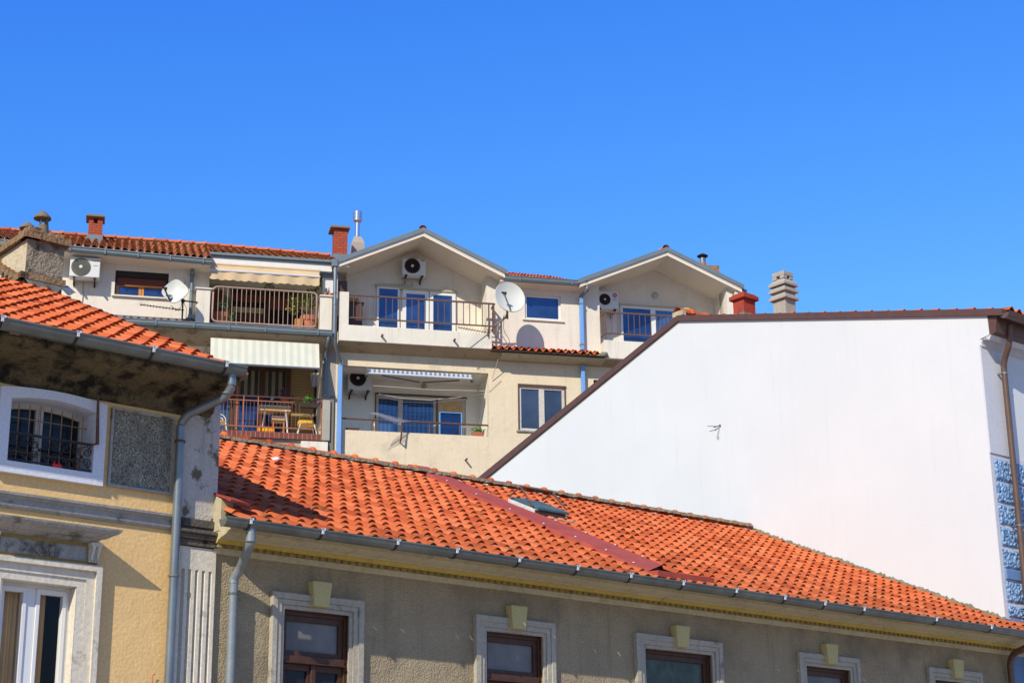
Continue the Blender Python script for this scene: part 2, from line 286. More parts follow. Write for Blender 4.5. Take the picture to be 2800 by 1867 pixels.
# ------------------------------------------------------------------ mesh builder in frame coordinates
ORG = {}
class MB:
    def __init__(s): s.v = []; s.f = []; s.t = {}
    def face(s, pts, tint=None):
        i = len(s.v); s.v += [tuple(p) for p in pts]; s.f.append(tuple(range(i, i+len(pts))))
        if tint: s.t[len(s.f)-1] = tint
    def box(s, u0, u1, v0, v1, z0, z1):
        c = [(u, v, z) for z in (z0, z1) for v in (v0, v1) for u in (u0, u1)]
        i = len(s.v); s.v += c
        s.f += [tuple(i+k for k in q) for q in ((0,1,3,2),(4,6,7,5),(0,4,5,1),(2,3,7,6),(0,2,6,4),(1,5,7,3))]
        return s
    def hexa(s, c):     # 8 corners ordered like box
        i = len(s.v); s.v += [tuple(p) for p in c]
        s.f += [tuple(i+k for k in q) for q in ((0,1,3,2),(4,6,7,5),(0,4,5,1),(2,3,7,6),(0,2,6,4),(1,5,7,3))]
        return s
    def prism(s, pts, ext, cap=True):      # polygon extruded by vector
        n = len(pts); i = len(s.v); s.v += [tuple(p) for p in pts] + [tuple(p[k]+ext[k] for k in range(3)) for p in pts]
        if cap: s.f += [tuple(range(i, i+n)), tuple(range(i+2*n-1, i+n-1, -1))]
        s.f += [(i+k, i+(k+1) % n, i+n+(k+1) % n, i+n+k) for k in range(n)]
        return s
    def strip(s, A, B, closed=False):      # ribbon between two point rows
        n = len(A); i = len(s.v); s.v += [tuple(p) for p in A] + [tuple(p) for p in B]
        s.f += [(i+k, i+(k+1) % n, i+n+(k+1) % n, i+n+k) for k in range(n if closed else n-1)]
        return s
    def tube(s, path, r, n=8, cap=True):
        path = [Vector(p) for p in path]; rings = []
        for k, p in enumerate(path):
            a = path[max(k-1, 0)]; b = path[min(k+1, len(path)-1)]
            d = (b-a); d = d.normalized() if d.length > 1e-9 else V3(0, 0, 1)
            ref = V3(0, 0, 1) if abs(d.z) < .95 else V3(1, 0, 0)
            x = d.cross(ref).normalized(); y = d.cross(x)
            rr = r[k] if isinstance(r, (list, tuple)) else r
            if 0 < k < len(path)-1:
                c = max(.5, abs(d.dot((b-p).normalized()))); rr = rr/c if c < .999 and not isinstance(r, (list, tuple)) else rr
            rings.append([p + (x*math.cos(2*PI*j/n) + y*math.sin(2*PI*j/n))*rr for j in range(n)])
        i = len(s.v)
        for R in rings: s.v += [tuple(q) for q in R]
        for k in range(len(rings)-1):
            for j in range(n): s.f.append((i+k*n+j, i+k*n+(j+1) % n, i+(k+1)*n+(j+1) % n, i+(k+1)*n+j))
        if cap: s.f += [tuple(i+j for j in range(n)), tuple(i+(len(rings)-1)*n+j for j in range(n-1, -1, -1))]
        return s
    def lathe(s, c, prof, n=20, axis='z'):  # prof: (r, h)
        i = len(s.v)
        for r, h in prof:
            for j in range(n):
                a = 2*PI*j/n; x, y = r*math.cos(a), r*math.sin(a)
                s.v.append((c[0]+x, c[1]+y, c[2]+h) if axis == 'z' else (c[0]+x, c[1]+h, c[2]+y))
        for k in range(len(prof)-1):
            for j in range(n): s.f.append((i+k*n+j, i+k*n+(j+1) % n, i+(k+1)*n+(j+1) % n, i+(k+1)*n+j))
        if prof[0][0] > 1e-4: s.f.append(tuple(i+j for j in range(n)))
        if prof[-1][0] > 1e-4: s.f.append(tuple(i+(len(prof)-1)*n+j for j in range(n)))
        return s
    def sweep(s, prof, a, b, closed=False, cap=False):   # (v,z) profile swept along u from a=(u,dv,dz) to b
        A = [(a[0], v+a[1], z+a[2]) for v, z in prof]; B = [(b[0], v+b[1], z+b[2]) for v, z in prof]
        s.strip(A, B, closed)
        if cap: s.face(A); s.face(B)
        return s
    def build(s, name, mat, parent=None, frame=None, org=None, label=None, cat=None, group=None, smooth=False, kind=None, bevel=0):
        if parent is not None: frame, org = ORG[parent.name]
        if frame is None: frame = S1
        if org is None: org = (0, 0, 0)
        me = bpy.data.meshes.new(name)
        me.from_pydata([(p[0]-org[0], -(p[1]-org[1]), p[2]-org[2]) for p in s.v], [], s.f); 
        bm = bmesh.new(); bm.from_mesh(me)
        if not s.t: bmesh.ops.remove_doubles(bm, verts=bm.verts, dist=1e-5)
        bmesh.ops.recalc_face_normals(bm, faces=bm.faces)
        if bevel:
            bmesh.ops.bevel(bm, geom=[e for e in bm.edges if len(e.link_faces) == 2 and e.calc_face_angle(0) > .6], offset=bevel, segments=1, affect='EDGES')
        bm.to_mesh(me); bm.free()
        if s.t:
            at = me.attributes.new('tint', 'FLOAT_COLOR', 'FACE')
            for k, d in enumerate(at.data): d.color = (*s.t.get(k, (.5, 0, 0)), 1)
        if smooth:
            for p in me.polygons: p.use_smooth = True
            if smooth is not True: me.set_sharp_from_angle(angle=smooth)
        me.materials.append(mat)
        o = bpy.data.objects.new(name, me); col.objects.link(o)
        if parent is not None: o.parent = parent
        else: o.location = frame.w(*org); o.rotation_euler = (0, 0, frame.phi)
        ORG[o.name] = (frame, org)
        if label: o['label'] = label
        if cat: o['category'] = cat
        if group: o['group'] = group
        if kind: o['kind'] = kind
        return o
def thing(name, label, cat, frame=None, org=(0, 0, 0), group=None):
    frame = frame or S1
    o = bpy.data.objects.new(name, None); col.objects.link(o); o.location = frame.w(*org); o.rotation_euler = (0, 0, frame.phi)
    o.empty_display_size = .2
    o['label'] = label; o['category'] = cat
    if group: o['group'] = group
    ORG[o.name] = (frame, org); return o
AUTO = math.radians(40)
def wall(mb, u0, u1, z0, z1, holes, v=0., rev=.25):
    us = sorted({u0, u1, *[h[0] for h in holes], *[h[1] for h in holes]}); zs = sorted({z0, z1, *[h[2] for h in holes], *[h[3] for h in holes]})
    us = [u for u in us if u0-1e-6 <= u <= u1+1e-6]; zs = [z for z in zs if z0-1e-6 <= z <= z1+1e-6]
    for a, b in zip(us, us[1:]):
        for c, d in zip(zs, zs[1:]):
            cu_, cz_ = (a+b)/2, (c+d)/2
            if any(h[0] < cu_ < h[1] and h[2] < cz_ < h[3] for h in holes): continue
            mb.face([(a, v, c), (b, v, c), (b, v, d), (a, v, d)])
    for h in holes:
        a, b, c, d = h[:4]; r = h[4] if len(h) > 4 else rev
        mb.face([(a, v, c), (a, v-r, c), (a, v-r, d), (a, v, d)]); mb.face([(b, v, c), (b, v, d), (b, v-r, d), (b, v-r, c)])
        mb.face([(a, v, d), (a, v-r, d), (b, v-r, d), (b, v, d)]); mb.face([(a, v, c), (b, v, c), (b, v-r, c), (a, v-r, c)])
def arc_half(vc, zc, r, n=8, a0=180, a1=360): return [(vc+r*math.cos(math.radians(a0+(a1-a0)*k/n)), zc+r*math.sin(math.radians(a0+(a1-a0)*k/n))) for k in range(n+1)]
def gutter(name, mat, parent, a, b, r, brackets=(), bmat=None, caps=True, bname='gutter_bracket'):
    """a,b = (u,v,z) of the gutter axis at rim height"""
    g = MB(); t = .006
    prof = [(v, z) for v, z in arc_half(0, 0, r, 10)]
    # rolled front lip
    full = [(-r, .012)] + prof + [(r+.012, .008), (r+.012, .022), (r-.004, .022)]
    inner = [(v*(1-t/r) if abs(v) <= r else v-t, z*(1-t/r) if z < 0 else z) for v, z in full]
    g.sweep(full, a, b); 
    g.sweep([(v*.94, z*.94) for v, z in prof], a, b)
    if caps:
        for e in (a, b): g.face([(e[0], v+e[1], z+e[2]) for v, z in prof])
    o = g.build(name, mat, parent, smooth=AUTO)
    for ub in brackets:
        k = (ub-a[0])/(b[0]-a[0]); ve = a[1]+(b[1]-a[1])*k; ze = a[2]+(b[2]-a[2])*k
        m = MB(); R = r+.007
        p1 = [(ub-.015, v+ve, z+ze) for v, z in arc_half(0, 0, R, 10)]; p2 = [(ub+.015, q[1], q[2]) for q in p1]
        m.strip(p1, p2); m.box(ub-.015, ub+.015, ve-r-.004, ve+r, ze+.023, ze+.029)
        m.build(bname, m_iron, o)
        m = MB(); m.box(ub-.006, ub+.016, ve+r-.02, ve+r+.024, ze-.03, ze+.034); m.box(ub-.006, ub+.035, ve+r-.0, ve+r+.024, ze+.008, ze+.034); m.build('gutter_clip', m_alu, o)
    return o
def smoothpath(pts, k=4):
    """round the corners of a polyline a little"""
    out = [Vector(pts[0])]
    for a, b, c in zip(pts, pts[1:], pts[2:]):
        a, b, c = Vector(a), Vector(b), Vector(c)
        l = min((b-a).length, (c-b).length)*.35
        p, q = b+(a-b).normalized()*l, b+(c-b).normalized()*l
        for j in range(k+1):
            t = j/k; out.append(p*(1-t)**2 + b*2*t*(1-t) + q*t*t)
    out.append(Vector(pts[-1])); return out
def tile_field(mb, A, B, C, D, nu, nc, skip=None, h=.042, lift=.014, dirt=lambda s, t: 0., hump=.68, seg=8, jit=1.):
    A, B, C, D = map(Vector, (A, B, C, D))
    nrm = (B-A).cross(D-A).normalized()
    if nrm.z < 0: nrm = -nrm
    S = lambda s, t: A*(1-s)*(1-t) + B*s*(1-t) + C*s*t + D*(1-s)*t
    def hp(q):
        q = q % 1
        return h*math.sin(PI*q/hump)**.85 if 0 < q < hump else (-.007*math.sin(PI*(q-hump)/(1-hump)) if q > hump else 0)
    for i in range(nu):
        for j in range(nc):
            s_, t_ = (i+.4)/nu, (j+.5)/nc
            c = S(s_, t_)
            if skip and skip(c, s_, t_): continue
            rr = rnd.random()*.75 + .25*rnd.random(); dd = max(0., min(1., dirt(s_, t_) + (rnd.random()-.5)*.25 + (.55 if rnd.random() < .045 else 0)))
            li = lift + (rnd.random()-.5)*.010*jit; js = (rnd.random()-.5)*.05/nu*jit*2; tl = (rnd.random()-.5)*.012*jit; tj = (rnd.random()-.5)*.05/nc*jit
            lo, up, lip = [], [], []
            for k in range(seg+1):
                q = k/seg; s = (i+q)/nu + js; x = hp(q)
                lo.append(S(s, j/nc+tj) + nrm*(x*1.24 + li + tl*(q-.5))); up.append(S(s, (j+1.06)/nc+tj) + nrm*(x*.78 + .004)); lip.append(S(s, j/nc+tj+.0005) + nrm*(x*1.11 + li - .013 + tl*(q-.5)))
            i0 = len(mb.v); n = seg+1
            mb.v += [tuple(p) for p in lo+up+lip]
            for k in range(seg):
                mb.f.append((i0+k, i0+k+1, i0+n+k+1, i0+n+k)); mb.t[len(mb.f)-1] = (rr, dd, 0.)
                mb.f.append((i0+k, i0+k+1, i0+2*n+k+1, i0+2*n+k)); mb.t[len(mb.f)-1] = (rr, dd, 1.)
    return mb
def ridge_tiles(mb, a, b, seg, r=.1, dirt=.1):
    a, b = Vector(a), Vector(b); L_ = (b-a).length; n = max(1, round(L_/seg)); d = (b-a).normalized(); side = d.cross(V3(0, 0, 1)).normalized(); upv = side.cross(d)
    for k in range(n):
        p, q = a+(b-a)*(k/n), a+(b-a)*((k+1)/n)
        rr = rnd.random(); dd = min(1, max(0, dirt+(rnd.random()-.5)*.3))
        rows = []
        for pt, R, off in ((p, r*1.0, .0), (p+(q-p)*.82, r*.93, .012), (p+(q-p)*.86, r*1.2, .02), (p+(q-p)*.98, r*1.2, .02), (q, r*1.02, .0)):
            rows.append([pt + side*R*math.cos(PI*j/8) + upv*(R*math.sin(PI*j/8)+off) for j in range(9)])
        for x, y in zip(rows, rows[1:]):
            for j in range(8): mb.face([x[j], x[j+1], y[j+1], y[j]], (rr, dd, 0.))
def leaves(mb, c, rad, n, size, bias=1.):
    for _ in range(n):
        while True:
            p = V3(rnd.uniform(-1, 1), rnd.uniform(-1, 1), rnd.uniform(-1, 1))
            if p.length < 1: break
        p = Vector(c) + V3(p.x*rad[0], p.y*rad[1], p.z*rad[2])
        d = V3(rnd.uniform(-1, 1), rnd.uniform(-1, 1), rnd.uniform(-.6, 1)).normalized(); x = d.cross(V3(rnd.uniform(-1, 1), rnd.uniform(-1, 1), rnd.uniform(-1, 1))).normalized()
        l = size*rnd.uniform(.7, 1.3); w = l*.3
        mb.face([p, p+d*l*.5+x*w, p+d*l, p+d*l*.5-x*w], (rnd.random()**bias, 0, 0))
def text_mesh(txt, name, mat, parent, u, v, z, size, ang=0):
    cu_ = bpy.data.curves.new(name, 'FONT'); cu_.body = txt; cu_.size = size; cu_.extrude = .002; cu_.align_x = 'CENTER'; cu_.align_y = 'CENTER'
    tmp = bpy.data.objects.new(name+'_tmp', cu_); col.objects.link(tmp)
    dg = bpy.context.evaluated_depsgraph_get(); me = bpy.data.meshes.new_from_object(tmp.evaluated_get(dg)); me.name = name
    bpy.data.objects.remove(tmp); me.materials.clear(); me.materials.append(mat)
    o = bpy.data.objects.new(name, me); col.objects.link(o); o.parent = parent
    org = ORG[parent.name][1]; o.location = (u-org[0], -(v-org[1]), z-org[2]); o.rotation_euler = (PI/2, 0, 0)
    ORG[o.name] = ORG[parent.name]; return o
#BODY
# ================================================================== ground
g = MB(); g.face([(-600, -900, 0), (900, -900, 0), (900, 300, 0), (-600, 300, 0)])
g.build('ground', m_ground, frame=S1, kind='structure')
g = MB(); g.face([(-60, .9, .05), (60, .9, .05), (60, 2.6, .05), (-60, 2.6, .05)]); g.face([(-60, 2.6, .05), (60, 2.6, .05), (60, 2.6, 0), (-60, 2.6, 0)])
g.build('pavement', m_conc, frame=S1, kind='structure')

# ================================================================== grey house
G = thing('grey_house', 'low grey roughcast house with orange tiled roof, dentil cornice and row of brown windows', 'house')
UW = 11.95; HEAD = 4.955
WIN = [(-1.453, -.247), (1.36, 2.594), (3.952, 5.519), (7.025, 8.298), (9.867, 11.16)]
SB = 2.95   # window sill height, below the picture
mb = MB(); holes = [(a+.15, b-.15, SB, HEAD-.16, .16) for a, b in WIN]
wall(mb, -2.165, 12.25, 0, 5.52, holes)
mb.face([(12.25, 0, 0), (12.25, -6, 0), (12.25, -6, 5.5), (12.25, 0, 5.5)])
mb.face([(-2.165, -10.5, 0), (UW, -10.5, 0), (UW, -10.5, 5.5), (-2.165, -10.5, 5.5)])
mb.build('wall', m_grey, G)
for i, (a, b) in enumerate(WIN):
    s = MB(); w_ = .165
    # three-step moulded architrave: top and two jambs
    for off, wd, pv in ((0, .07, .065), (.07, .06, .05), (.13, .045, .03)):
        a_, b_, t_ = a+off, b-off, HEAD-off
        s.hexa([(a_, 0, SB), (a_+wd, 0, SB), (a_, pv, SB), (a_+wd, pv, SB), (a_, 0, t_), (a_+wd, 0, t_-wd), (a_, pv, t_), (a_+wd, pv, t_-wd)])
        s.hexa([(b_-wd, 0, SB), (b_, 0, SB), (b_-wd, pv, SB), (b_, pv, SB), (b_-wd, 0, t_-wd), (b_, 0, t_), (b_-wd, pv, t_-wd), (b_, pv, t_)])
        s.hexa([(a_+wd, 0, t_-wd), (b_-wd, 0, t_-wd), (a_+wd, pv, t_-wd), (b_-wd, pv, t_-wd), (a_, 0, t_), (b_, 0, t_), (a_, pv, t_), (b_, pv, t_)])
    W = s.build('window', m_sur, G, bevel=.006)
    c = (a+b)/2 - .005
    k = MB(); k.hexa([(c-.098, 0, 4.83), (c+.098, 0, 4.83), (c-.098, .12, 4.83), (c+.098, .12, 4.83), (c-.128, 0, 5.105), (c+.128, 0, 5.105), (c-.128, .13, 5.105), (c+.128, .13, 5.105)])
    k.build('keystone', m_key, W, bevel=.008)
    a0, b0, top = a+.165, b-.165, HEAD-.17
    f = MB(); v0, v1 = -.12, -.045; tr = 4.258
    f.box(a0-.03, a0+.035, v0, v1, SB, top); f.box(b0-.035, b0+.03, v0, v1, SB, top); f.box(a0+.035, b0-.035, v0, v1, top-.05, top+.03)
    f.box(a0+.035, b0-.035, v0, v1+.02, tr-.035, tr+.035)
    f.box(a0+.035, b0-.035, v0, v1+.045, tr-.05, tr-.035)
    # upper sash
    A, B = a0+.037, b0-.037
    f.box(A, A+.06, v0, v1-.02, tr+.035, top-.05); f.box(B-.06, B, v0, v1-.02, tr+.035, top-.05)
    f.box(A+.06, B-.06, v0, v1-.02, tr+.035, tr+.09); f.box(A+.06, B-.06, v0, v1-.02, top-.115, top-.05)
    mid = (A+B)/2
    for x0, x1 in ((A, mid-.004), (mid+.004, B)):
        f.box(x0, x0+.055, v0, v1-.02, SB, tr-.05); f.box(x1-.055, x1, v0, v1-.02, SB, tr-.05); f.box(x0+.055, x1-.055, v0, v1-.02, tr-.12, tr-.05); f.box(x0+.055, x1-.055, v0, v1-.02, SB, SB+.1)
    f.box(mid-.028, mid+.028, v1-.02, v1+.012, SB, tr-.05)
    f.build('frame', m_woodf, W, bevel=.004)
    p = MB(); p.face([(A+.06, -.095, tr+.09), (B-.06, -.095, tr+.09), (B-.06, -.095, top-.115), (A+.06, -.095, top-.115)])
    p.build('pane', m_ggreen if i == 2 else m_gdust, W)
    for x0, x1 in ((A+.055, mid-.059), (mid+.059, B-.055)):
        p = MB(); p.face([(x0, -.095, SB+.1), (x1, -.095, SB+.1), (x1, -.095, tr-.12), (x0, -.095, tr-.12)]); p.build('pane', m_gdark, W)
# cornice built up from separate runs of moulding
U0, U1 = -2.33, 12.32
def run(name, prof, mat, u0=-2.2, u1=12.32):
    m = MB(); m.sweep(prof, (u0, 0, 0), (u1, 0, 0), closed=True, cap=True); return m.build(name, mat, G)
run('cornice', [(0, 5.285), (.035, 5.285), (.055, 5.30), (.055, 5.325), (.07, 5.33), (.07, 5.342), (0, 5.342)], m_cornice)
run('cornice', [(0, 5.343), (.072, 5.343), (.072, 5.385), (.10, 5.385), (.145, 5.415), (.16, 5.42), (0, 5.42)], m_ocr2)
d = MB(); row = []; u = -2.18
while u < 12.2: row += [(u, .0735), (u, .10), (u+.047, .10), (u+.047, .0735)]; u += .1005
d.strip([(p[0], p[1], 5.3435) for p in row], [(p[0], p[1], 5.3845) for p in row])
d.strip([(p[0], p[1], 5.3435) for p in row], [(p[0], .04, 5.3435) for p in row])
d.build('dentil_band', m_dent, G)
run('cornice', [(0, 5.421), (.17, 5.421), (.185, 5.435), (.24, 5.442), (.30, 5.46), (.335, 5.478), (.335, 5.488), (.37, 5.488), (.37, 5.498), (.43, 5.505), (.46, 5.515), (.46, 5.545), (0, 5.545)], m_cornice)
run('eave_board', [(.1, 5.546), (.50, 5.546), (.50, 5.56), (.1, 5.60)], m_shade)
e = MB(); e.hexa([(-2.21, .02, 5.5), (-2.05, .02, 5.5), (-2.21, .17, 5.5), (-2.05, .17, 5.5), (-2.21, .02, 5.93), (-2.05, .02, 5.93), (-2.21, .17, 5.85), (-2.05, .17, 5.85)])
e.build('eave_end_block', m_cream, G, bevel=.01)
e = MB(); e.hexa([(-2.22, 0, 5.935), (-1.99, 0, 5.915), (-2.22, .40, 5.78), (-1.99, .40, 5.76), (-2.22, 0, 5.955), (-1.99, 0, 5.935), (-2.22, .41, 5.80), (-1.99, .41, 5.78)])
e.build('verge_sheet', m_redpaint, G)
# roof
EA, EB, RB, RA = (-2.165, .63, 5.525), (13.035, .63, 5.525), (13.035, -5.26, 8.11), (-2.165, -5.1, 8.02)
slope = (8.06-5.525)/(5.15+.63)
def roofz(u, v): return 5.525 + slope*(.63-v)
RP = (5.525+slope*.63+.05, 0, -slope)
# red sheet-metal flashing across the roof: left and right edge in roof coordinates
fl_pts = [(('v', 75, 150), ('v', 235, 172)), (('v', 500, 348), ('v', 640, 350)), (('v', 1045, 590), ('v', 1190, 575)), (('v', 1560, 805), ('v', 1680, 775)), (('v', 2005, 1010), ('v', 2120, 960))]
FL_ = [(S1.hitp(P(*p), *RP), S1.hitp(P(*q), *RP)) for p, q in fl_pts]
def fl_u(v, k):
    pts = [(f[k][1], f[k][0]) for f in FL_]
    pts.sort()
    if v <= pts[0][0]: return pts[0][1]
    for (v0, u0), (v1, u1) in zip(pts, pts[1:]):
        if v <= v1: return u0 + (u1-u0)*(v-v0)/(v1-v0)
    return pts[-1][1]
hat0 = S1.hitp(P('v', 1000, 470), *RP); 
def skip_g(c, s, t):
    if c.x > UW-.08 and c.y < .06: return True
    if c.y < .35 and fl_u(c.y, 0)-.02 < c.x < fl_u(c.y, 1)+.02: return True
    return False
mb = MB()
tile_field(mb, EA, EB, RB, RA, 77, 19, skip_g, dirt=lambda s, t: max(0, .85-t*4.0)+max(0, .16-abs(t-.25))*1.6+.08)
roof = mb.build('roof', m_tile, G, smooth=AUTO)
b_ = MB(); b_.face([(-2.16, .5, roofz(0, .5)-.03), (UW, .5, roofz(0, .5)-.03), (UW, -5.2, 8.05), (-2.16, -5.1, 7.98)]); b_.face([(-2.16, -5.1, 7.98), (UW, -5.2, 8.05), (UW, -10.6, 5.5), (-2.16, -10.6, 5.5)])
b_.face([(UW, .5, roofz(0, .5)-.03), (13, .5, roofz(0, .5)-.03), (13, .0, roofz(0, 0)-.03), (UW, 0, roofz(0, 0)-.03)])
b_.build('roof_deck', m_shade, roof)
r_ = MB(); ridge_tiles(r_, (-2.165, -5.1, 8.07), (UW-.02, -5.26, 8.155), .385, .07, .22); r_.build('ridge', m_tile, roof, smooth=AUTO)
r_ = MB(); n = 260
def lerp(k): t = k/n; return -2.165+(UW+2.1)*t, -5.1-.16*t, 8.06+.14*t
A = [(lerp(k)[0], lerp(k)[1]+.07, lerp(k)[2]+.03) for k in range(n+1)]; C = [(p[0], p[1]+.055+rnd.uniform(-.03, .045), p[2]-.065) for p in A]
r_.strip(C, A)
r_.build('mortar_bed', m_mortar, roof)
# ragged mortar where tiles meet the white wall
r_ = MB(); A = []; B = []; C = []
for k in range(160):
    v = .04-5.28*k/159; z = roofz(11.9, v)+.03; A.append((UW-.003, v, z+rnd.uniform(.025, .075))); B.append((UW-.03-rnd.uniform(0, .03), v, z+rnd.uniform(.0, .04))); C.append((UW-.06-rnd.uniform(0, .06), v, z-.05))
r_.strip(A, B); r_.strip(B, C)
r_.build('mortar_fillet', m_mortar, roof)
f = MB()
top = [(Vector(l)+V3(0, 0, .015), Vector(r)+V3(0, 0, .015)) for l, r in FL_]
f.strip([t[0] for t in top], [t[1] for t in top]); f.strip([t[0] for t in top], [t[0]-V3(.02, 0, .07) for t in top]); f.strip([t[1] for t in top], [t[1]+V3(.02, 0, -.07) for t in top])
fo = f.build('flashing', m_redsheet, roof)
l, r = top[-1]
f = MB(); f.hexa([(l.x-.02, l.y-.1, l.z-.02), (r.x+.34, l.y-.12, l.z-.05), (l.x-.02, l.y+.20, l.z-.10), (r.x+.26, l.y+.10, l.z-.075), (l.x-.02, l.y-.1, l.z+.0), (r.x+.34, l.y-.12, l.z-.03), (l.x-.02, l.y+.20, l.z-.02), (r.x+.26, l.y+.10, l.z+.01)])
f.build('flashing_lip', m_redsheet, fo) if False else f.build('flashing_lip', m_redsheet, roof)
ri = MB()
for k, (p, q) in enumerate(zip(top, top[1:])):
    for t in (.2, .7):
        for sd in (0, 1):
            c = p[sd]*(1-t)+q[sd]*t + V3((.05 if sd == 0 else -.05), 0, .01); ri.lathe(c, [(.016, 0), (.012, .01), (0, .014)], 8)
ri.build('rivets', m_whitep, roof)
# roof hatch
H = MB()
hv = [S1.hitp(P('v', *p), RP[0]+.0, 0, -slope) for p in ((893, 470), (1075, 540), (1270, 545), (1085, 440))]
bl = Vector(hv[0]); u0, v0 = bl.x, bl.y
hu, hvw = .62, .72
def rz(u, v, h): return (u, v, roofz(u, v)+h)
b0 = Vector(S1.hitp(P('v', 1088, 538), *RP)); bl = Vector(S1.hitp(P('v', 888, 455), *RP))
vf = b0.y; u0 = b0.x; vb = bl.y
H.hexa([rz(u0, vb, 0), rz(u0+.62, vb, 0), rz(u0, vf, 0), rz(u0+.62, vf, 0), rz(u0, vb, .115), rz(u0+.62, vb, .115), rz(u0, vf, .115), rz(u0+.62, vf, .115)])
hatch = H.build('roof_hatch', m_hatch, G, bevel=.008)
H = MB(); H.hexa([rz(u0+.06, vb+.0, .125), rz(u0+.66, vb, .125), rz(u0+.06, vf+.03, .125), rz(u0+.66, vf+.03, .125), rz(u0+.06, vb, .155), rz(u0+.66, vb, .155), rz(u0+.06, vf+.03, .155), rz(u0+.66, vf+.03, .155)])
H.build('lid', m_green, hatch)
H = MB(); H.hexa([rz(u0+.02, vf+.003, .03), rz(u0+.60, vf+.003, .03), rz(u0+.02, vf+.012, .03), rz(u0+.60, vf+.012, .03), rz(u0+.02, vf+.003, .11), rz(u0+.60, vf+.003, .11), rz(u0+.02, vf+.012, .11), rz(u0+.60, vf+.012, .11)])
H.build('rotten_front', m_shade, hatch)
H = MB(); H.hexa([rz(u0-.03, vf, .0), rz(u0+.72, vf, .0), rz(u0-.03, vf+.14, .04), rz(u0+.72, vf+.14, .04), rz(u0-.03, vf, .02), rz(u0+.72, vf, .02), rz(u0-.03, vf+.14, .05), rz(u0+.72, vf+.14, .05)])
H.build('sill', m_hatch, hatch)
H = MB(); va, vb2 = vf-.08, vb+.12
H.tube([rz(u0+.01, vf-.03, .15), rz(u0+.0, (vf+vb)/2, .37), rz(u0+.62, (vf+vb)/2, .37), rz(u0+.66, vf-.03, .18)], .013, 6)
H.tube([rz(u0+.01, (vf+vb)/2-.28, .15), rz(u0+.0, (vf+vb)/2, .37)], .012, 6); H.tube([rz(u0+.66, (vf+vb)/2-.28, .18), rz(u0+.62, (vf+vb)/2, .37)], .012, 6)
H.build('hand_rail', m_rust, hatch)
# gutter with its brackets
bx = [P('8', x, y) for x, y in ((205, 590), (645, 655), (1105, 720), (1468, 770), (1850, 815), (2207, 870))] + [P('9', x, y) for x, y in ((237, 340), (518, 380), (802, 415), (1062, 447), (1277, 485), (1487, 510), (1875, 575), (2170, 615))]
gutter('gutter', m_zincd, G, (-2.42, .60, 5.53), (12.95, .60, 5.53), .076, [S1.hit(q, .66)[0] for q in bx], m_zinc)
uo = S1.hit(P('8', 215, 640), .6)[0]; up_ = S1.hit(P('8', 108, 900), .10)[0]
d = MB(); d.tube(smoothpath([(uo, .60, 5.47), (uo, .60, 5.32), (up_+.02, .22, 5.13), (up_, .11, 5.02), (up_, .11, 0)]), .05, 14)
dp = d.build('downpipe', m_greypipe, G, smooth=AUTO)
for z in (4.86, 3.3):
    d = MB(); d.lathe((up_, .11, z), [(.056, -.012), (.056, .012)], 14); d.box(up_+.03, up_+.07, .0, .12, z-.012, z+.012); d.build('pipe_clamp', m_zincd, dp)
for p, k in (((uo, .6, 5.36), 0), ((up_, .11, 5.0), 0)):
    d = MB(); d.lathe(p, [(.054, -.03), (.054, .03)], 14); d.build('pipe_collar', m_greypipe, dp, smooth=AUTO)
q = [S1.hit(P('r', *p), v) for p, v in (((1195, 1000), .5), ((1010, 1085), .25), ((950, 1230), .1))]
d = MB(); d.tube(smoothpath([(q[0][0]+.25, .55, 5.48), (q[0][0]+.02, .5, q[0][1]), (q[1][0], .25, q[1][1]), (q[2][0], .1, q[2][1]), (q[2][0], .1, 0)]), .052, 12); d.build('downpipe', m_browng, G, smooth=AUTO)
# paper scrap on the tiles
q = S1.hitp(P('8', 385, 208), RP[0]+.03, 0, -slope)
m = MB(); m.strip([(-.08, 0, 0), (.0, .02, .03), (.09, 0, .02)], [(-.07, -.09, .05), (.01, -.07, .075), (.10, -.09, .06)])
m.v = [(x+q[0], y+q[1], z+q[2]) for x, y, z in m.v]
m.build('paper_scrap', m_whitep, frame=S1, org=q, label='small scrap of white paper lying on the orange roof tiles', cat='litter')

# ================================================================== yellow house
Y = thing('yellow_house', 'yellow stucco house with grilled arched window and mossy eaves at the left edge', 'house', org=(-2.17, 0, 0))
mb = MB(); UL = -9.5
AW = (-4.585, -3.66, 5.945, 6.585, 6.64); AO = (-4.705, -3.535, 5.825, 6.69, 6.735)
cw = -4.13; FW = (2*cw+3.73, -3.73, 2.6, 4.78)
wall(mb, UL, -2.62, 0, 6.86, [(AW[0]-.04, AW[1]+.04, AW[2]-.04, 6.66, .3), (FW[0], FW[1], FW[2], FW[3], .3)])
mb.face([(UL, 0, 0), (UL, -9.5, 0), (UL, -9.5, 6.9), (UL, 0, 6.9)]); mb.face([(UL, -9.5, 0), (-2.2, -9.5, 0), (-2.2, -9.5, 6.9), (UL, -9.5, 6.9)])
mb.build('wall', m_yellow, Y)
def yz(v): return 7.23 + .458*(.571-v) - .075
m = MB(); m.face([(-2.17, -.001, 0), (-2.17, -9.5, 0), (-2.17, -9.5, 7.0), (-2.17, -4.8, 9.55), (-2.17, -.001, 7.36)]); m.build('end_wall', m_pier, Y)
